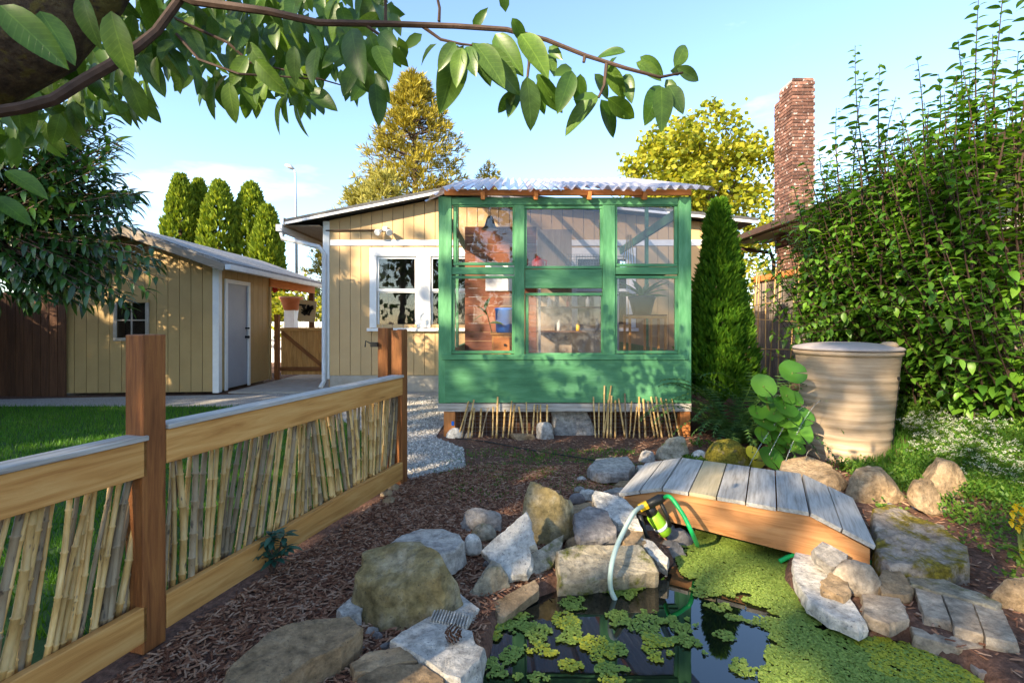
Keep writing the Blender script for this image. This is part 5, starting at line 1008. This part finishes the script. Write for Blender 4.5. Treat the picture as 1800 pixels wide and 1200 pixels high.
for k in range(190):
    Y = U(4.0, 6.2); X = 4.2 + U(-.5, .35); shoot(Vector((X, Y, U(1.4, 2.6))), Vector((X + U(-.3, .2), Y + U(-.3, .3), U(2.5, 3.35) + .12 * (5.2 - Y))), .042, 1.2, .1)
for k in range(6): yb = 4.5 + k * .4; sb.tube([(4.35, yb, .35), (4.3, yb - .05, 1.2), (4.1 + U(-.2, .2), yb, 2.3)], [.03, .022, .01], 6)
sb.obj('stems', M['twig'], BS); fo.build()
# dark laurel at the left
LA = thing('laurel_tree', 'dark glossy long-leaved tree in front of the shed', 'tree', (-7.0, 6.2, 0)); fo = Foliage(LA, M['laurel'], .19, .055); sb = MB()
sb.tube([(-7.2, 6.2, 0), (-7.1, 6.2, 1.2), (-6.9, 6.2, 2.6)], [.09, .07, .04], 8)
ctr = Vector((-6.9, 6.2, 2.6))
for k in range(430):
    if k < 60: x, y = rng.choice([(210, 250), (225, 300), (242, 345), (235, 385), (280, 455), (290, 500), (250, 540), (180, 500), (190, 215), (170, 420), (215, 470)]); x += U(-25, 12); y += U(-18, 18)
    elif k < 300: x, y = U(-160, 215), U(205, 545)
    else: x, y = U(-560, -80), U(150, 560)  # unseen crown beyond the frame, added to shade the shed gable
    Y = U(5.6, 6.9); tip = pd(x, y, Y); r0 = ctr.lerp(tip, U(.25, .6)) + Vector((0, 0, U(-.1, .15))); shoot_l = (tip - r0).length; sb.tube([ctr, r0, tip], [.02, .012, .004], 4, caps=False); ax_ = (tip - r0).normalized(); n = 24
    for i in range(n): t = .1 + .9 * i / n; p = r0.lerp(tip, t); o = ax_.orthogonal().normalized(); o.rotate(Matrix.Rotation(i * 2.4, 3, ax_)); fo.add(leafM(p, (o * .8 + ax_ * .8 + Vector((0, 0, -.2))).normalized(), U(-.4, .4), U(.7, 1.15)))
sb.obj('stems', M['twig'], LA); fo.build()
# ------------------------------------------------------------------ overhanging cherry
CT = thing('cherry_tree', 'overhanging tree with mossy limb and large drooping leaves', 'tree', (-2.6, 1.0, 0)); fo = Foliage(CT, M['cherry'], .112, .050, 300, M['cherry_near']); b = MB()
tp = [Vector((-2.7, 1.0, 0)), Vector((-2.62, 1.05, .8)), Vector((-2.5, 1.12, 1.45)), Vector((-2.1, 1.25, 1.8)), pd(-60, 120, 1.35), pd(60, 60, 1.38), pd(150, -30, 1.42), pd(260, -200, 1.5), pd(500, -500, 1.6)]
b.tube(tp, [.17, .15, .14, .13, .118, .112, .10, .08, .05], 14); tk = b.obj('trunk', M['bark'], CT, smooth=True); b = MB()
br1 = [pd(-60, 205, 1.3), pd(40, 190, 1.32), pd(95, 175, 1.34), pd(150, 140, 1.36), pd(200, 112, 1.38), pd(245, 80, 1.4), pd(275, 55, 1.42), pd(330, -20, 1.44)]; b.tube(br1, [.016, .016, .015, .015, .015, .014, .013, .012], 8)
br2 = [pd(200, -60, 1.45), pd(340, 2, 1.42), pd(470, 20, 1.4), pd(560, 40, 1.38), pd(680, 42, 1.36), pd(800, 46, 1.35), pd(890, 52, 1.34), pd(960, 70, 1.33), pd(1030, 98, 1.32), pd(1100, 120, 1.3), pd(1160, 136, 1.3), pd(1200, 128, 1.3)]; b.tube(br2, [.014, .013, .011, .0095, .0085, .0075, .007, .006, .0055, .005, .004, .003], 7)
for pts in ([(300, 30, 1.5), (400, 75, 1.5), (440, 110, 1.52), (530, 130, 1.55), (600, 150, 1.6)], [(310, 60, 1.46), (350, 105, 1.45), (420, 130, 1.45), (500, 135, 1.5), (560, 140, 1.5)], [(640, 42, 1.37), (665, 60, 1.36), (705, 92, 1.36)], [(740, 45, 1.36), (775, 70, 1.35), (810, 78, 1.34), (830, 80, 1.34)], [(925, 58, 1.34), (930, 110, 1.33), (927, 136, 1.33)], [(1028, 98, 1.32), (1026, 110, 1.32)], [(1066, 112, 1.31), (1062, 150, 1.31), (1052, 172, 1.31)], [(678, 42, 1.37), (678, 0, 1.36), (685, -30, 1.36)], [(772, 38, 1.36), (773, 15, 1.36), (765, -20, 1.36)]):
    b.tube([pd(*p) for p in pts], [.005 - .0007 * i for i in range(len(pts))], 5)
b.obj('branch', M['twig'], tk)
LV = [(832,52,851,18),(889,22,886,-6),(742,60,734,66),(768,77,734,106),(800,75,771,115),(805,80,780,190),(812,85,800,145),(815,80,778,160),(820,82,832,124),(830,75,862,140),(835,78,885,135),(838,80,912,158),(850,85,900,150),(845,80,875,127),(870,60,915,125),(900,32,925,78),(915,60,962,117),(925,70,930,100),(960,95,976,122),(965,82,980,96),(926,135,938,223),(905,160,875,198),(908,158,895,195),(945,130,970,165),(948,132,983,200),(950,140,952,200),(1005,120,978,128),(1006,125,982,192),(1020,130,1018,190),(1045,130,1072,172),(1052,168,990,227),(1052,170,1025,170),(1056,175,1085,238),(1068,172,1118,210),(1068,174,1102,195),(1070,115,1095,172),(1100,92,1050,92),(1085,100,1078,108),(1100,130,1108,172),(1118,110,1165,135),(1125,100,1168,130),(1160,150,1140,208),(1162,152,1168,218),(1170,140,1188,163),(1175,150,1200,190),(1185,118,1210,75),(1190,120,1232,140),(1178,125,1205,122),(668,57,698,92),(662,80,685,126),(618,50,628,130),(640,70,622,100),(690,80,715,118),(650,60,668,128),(610,60,604,100),(700,65,712,95)]
for bx, by, tx, ty in LV:
    Y = 1.33 + U(-.05, .06); p0, p1 = pd(bx, by, Y), pd(tx, ty, Y + U(-.05, .05)); d = p1 - p0; fo.add(frame(d, (U(-.4, .4), -1, U(-.3, .4)), p0) @ Matrix.Rotation(U(-.5, .5), 4, 'X') @ Matrix.Scale(max(.6, d.length / .108), 4))
def low(x):
    pts = [(-40, 330), (40, 320), (100, 285), (180, 225), (250, 235), (262, 150), (330, 160), (350, 200), (430, 205), (470, 200), (520, 235), (550, 240), (575, 160), (610, 190), (660, 200), (690, 120)]
    for (a, ya), (c, yc) in zip(pts, pts[1:]):
        if a <= x <= c: return ya + (yc - ya) * (x - a) / (c - a)
    return 100
n = 0
while n < 1000:
    x, y = U(-40, 690), U(-60, 330)
    if y > low(x) * .93 - 12 or (x < 175 and y < 150 - x * .4 and rng.random() < .8) or (x > 580 and rng.random() < .35): continue
    Y = U(1.45, 2.8); p0 = pd(x, y - 22, Y); d = Vector((U(-.7, .8), U(-.6, .3), -U(.5, 1.3))).normalized(); fo.add(frame(d, (U(-.8, .8), -1, U(-.2, .8)), p0) @ Matrix.Rotation(U(-.8, .8), 4, 'X') @ Matrix.Scale(U(.75, 1.15), 4)); n += 1
for x, y, Y, s, dx, dy in ((0, 10, .75, 1.0, .8, .75), (195, 20, .95, 1.1, .15, 1), (70, 20, .9, .9, .5, .8), (145, -10, 1.0, .9, .1, 1), (10, 300, 1.3, 1.0, .9, .5), (-10, 345, 1.35, 1.0, .8, .6)):
    fo.add(frame((dx, .1, -dy), (.2, -1, .3), pd(x, y, Y)) @ Matrix.Rotation(U(-.5, .5), 4, 'X') @ Matrix.Scale(s, 4))
fo.build()
# dark boundary fence at the far left
LB = thing('boundary_fence', 'dark board fence at the far side of the lawn', 'fence', (-9.3, 6, 0))
for k in range(40): board('fence_board', LB, (-9.3, 3.0 + k * .15, 0), (-9.3, 3.0 + k * .15, 1.85), .14, .02, M['dark_wood'], up=(0, 1, 0))
for k in range(9): abox('fence_board', LB, (-9.28 + k * .15, 8.6, 0), (-9.28 + k * .15 + .14, 8.62, 1.85), M['dark_wood'])
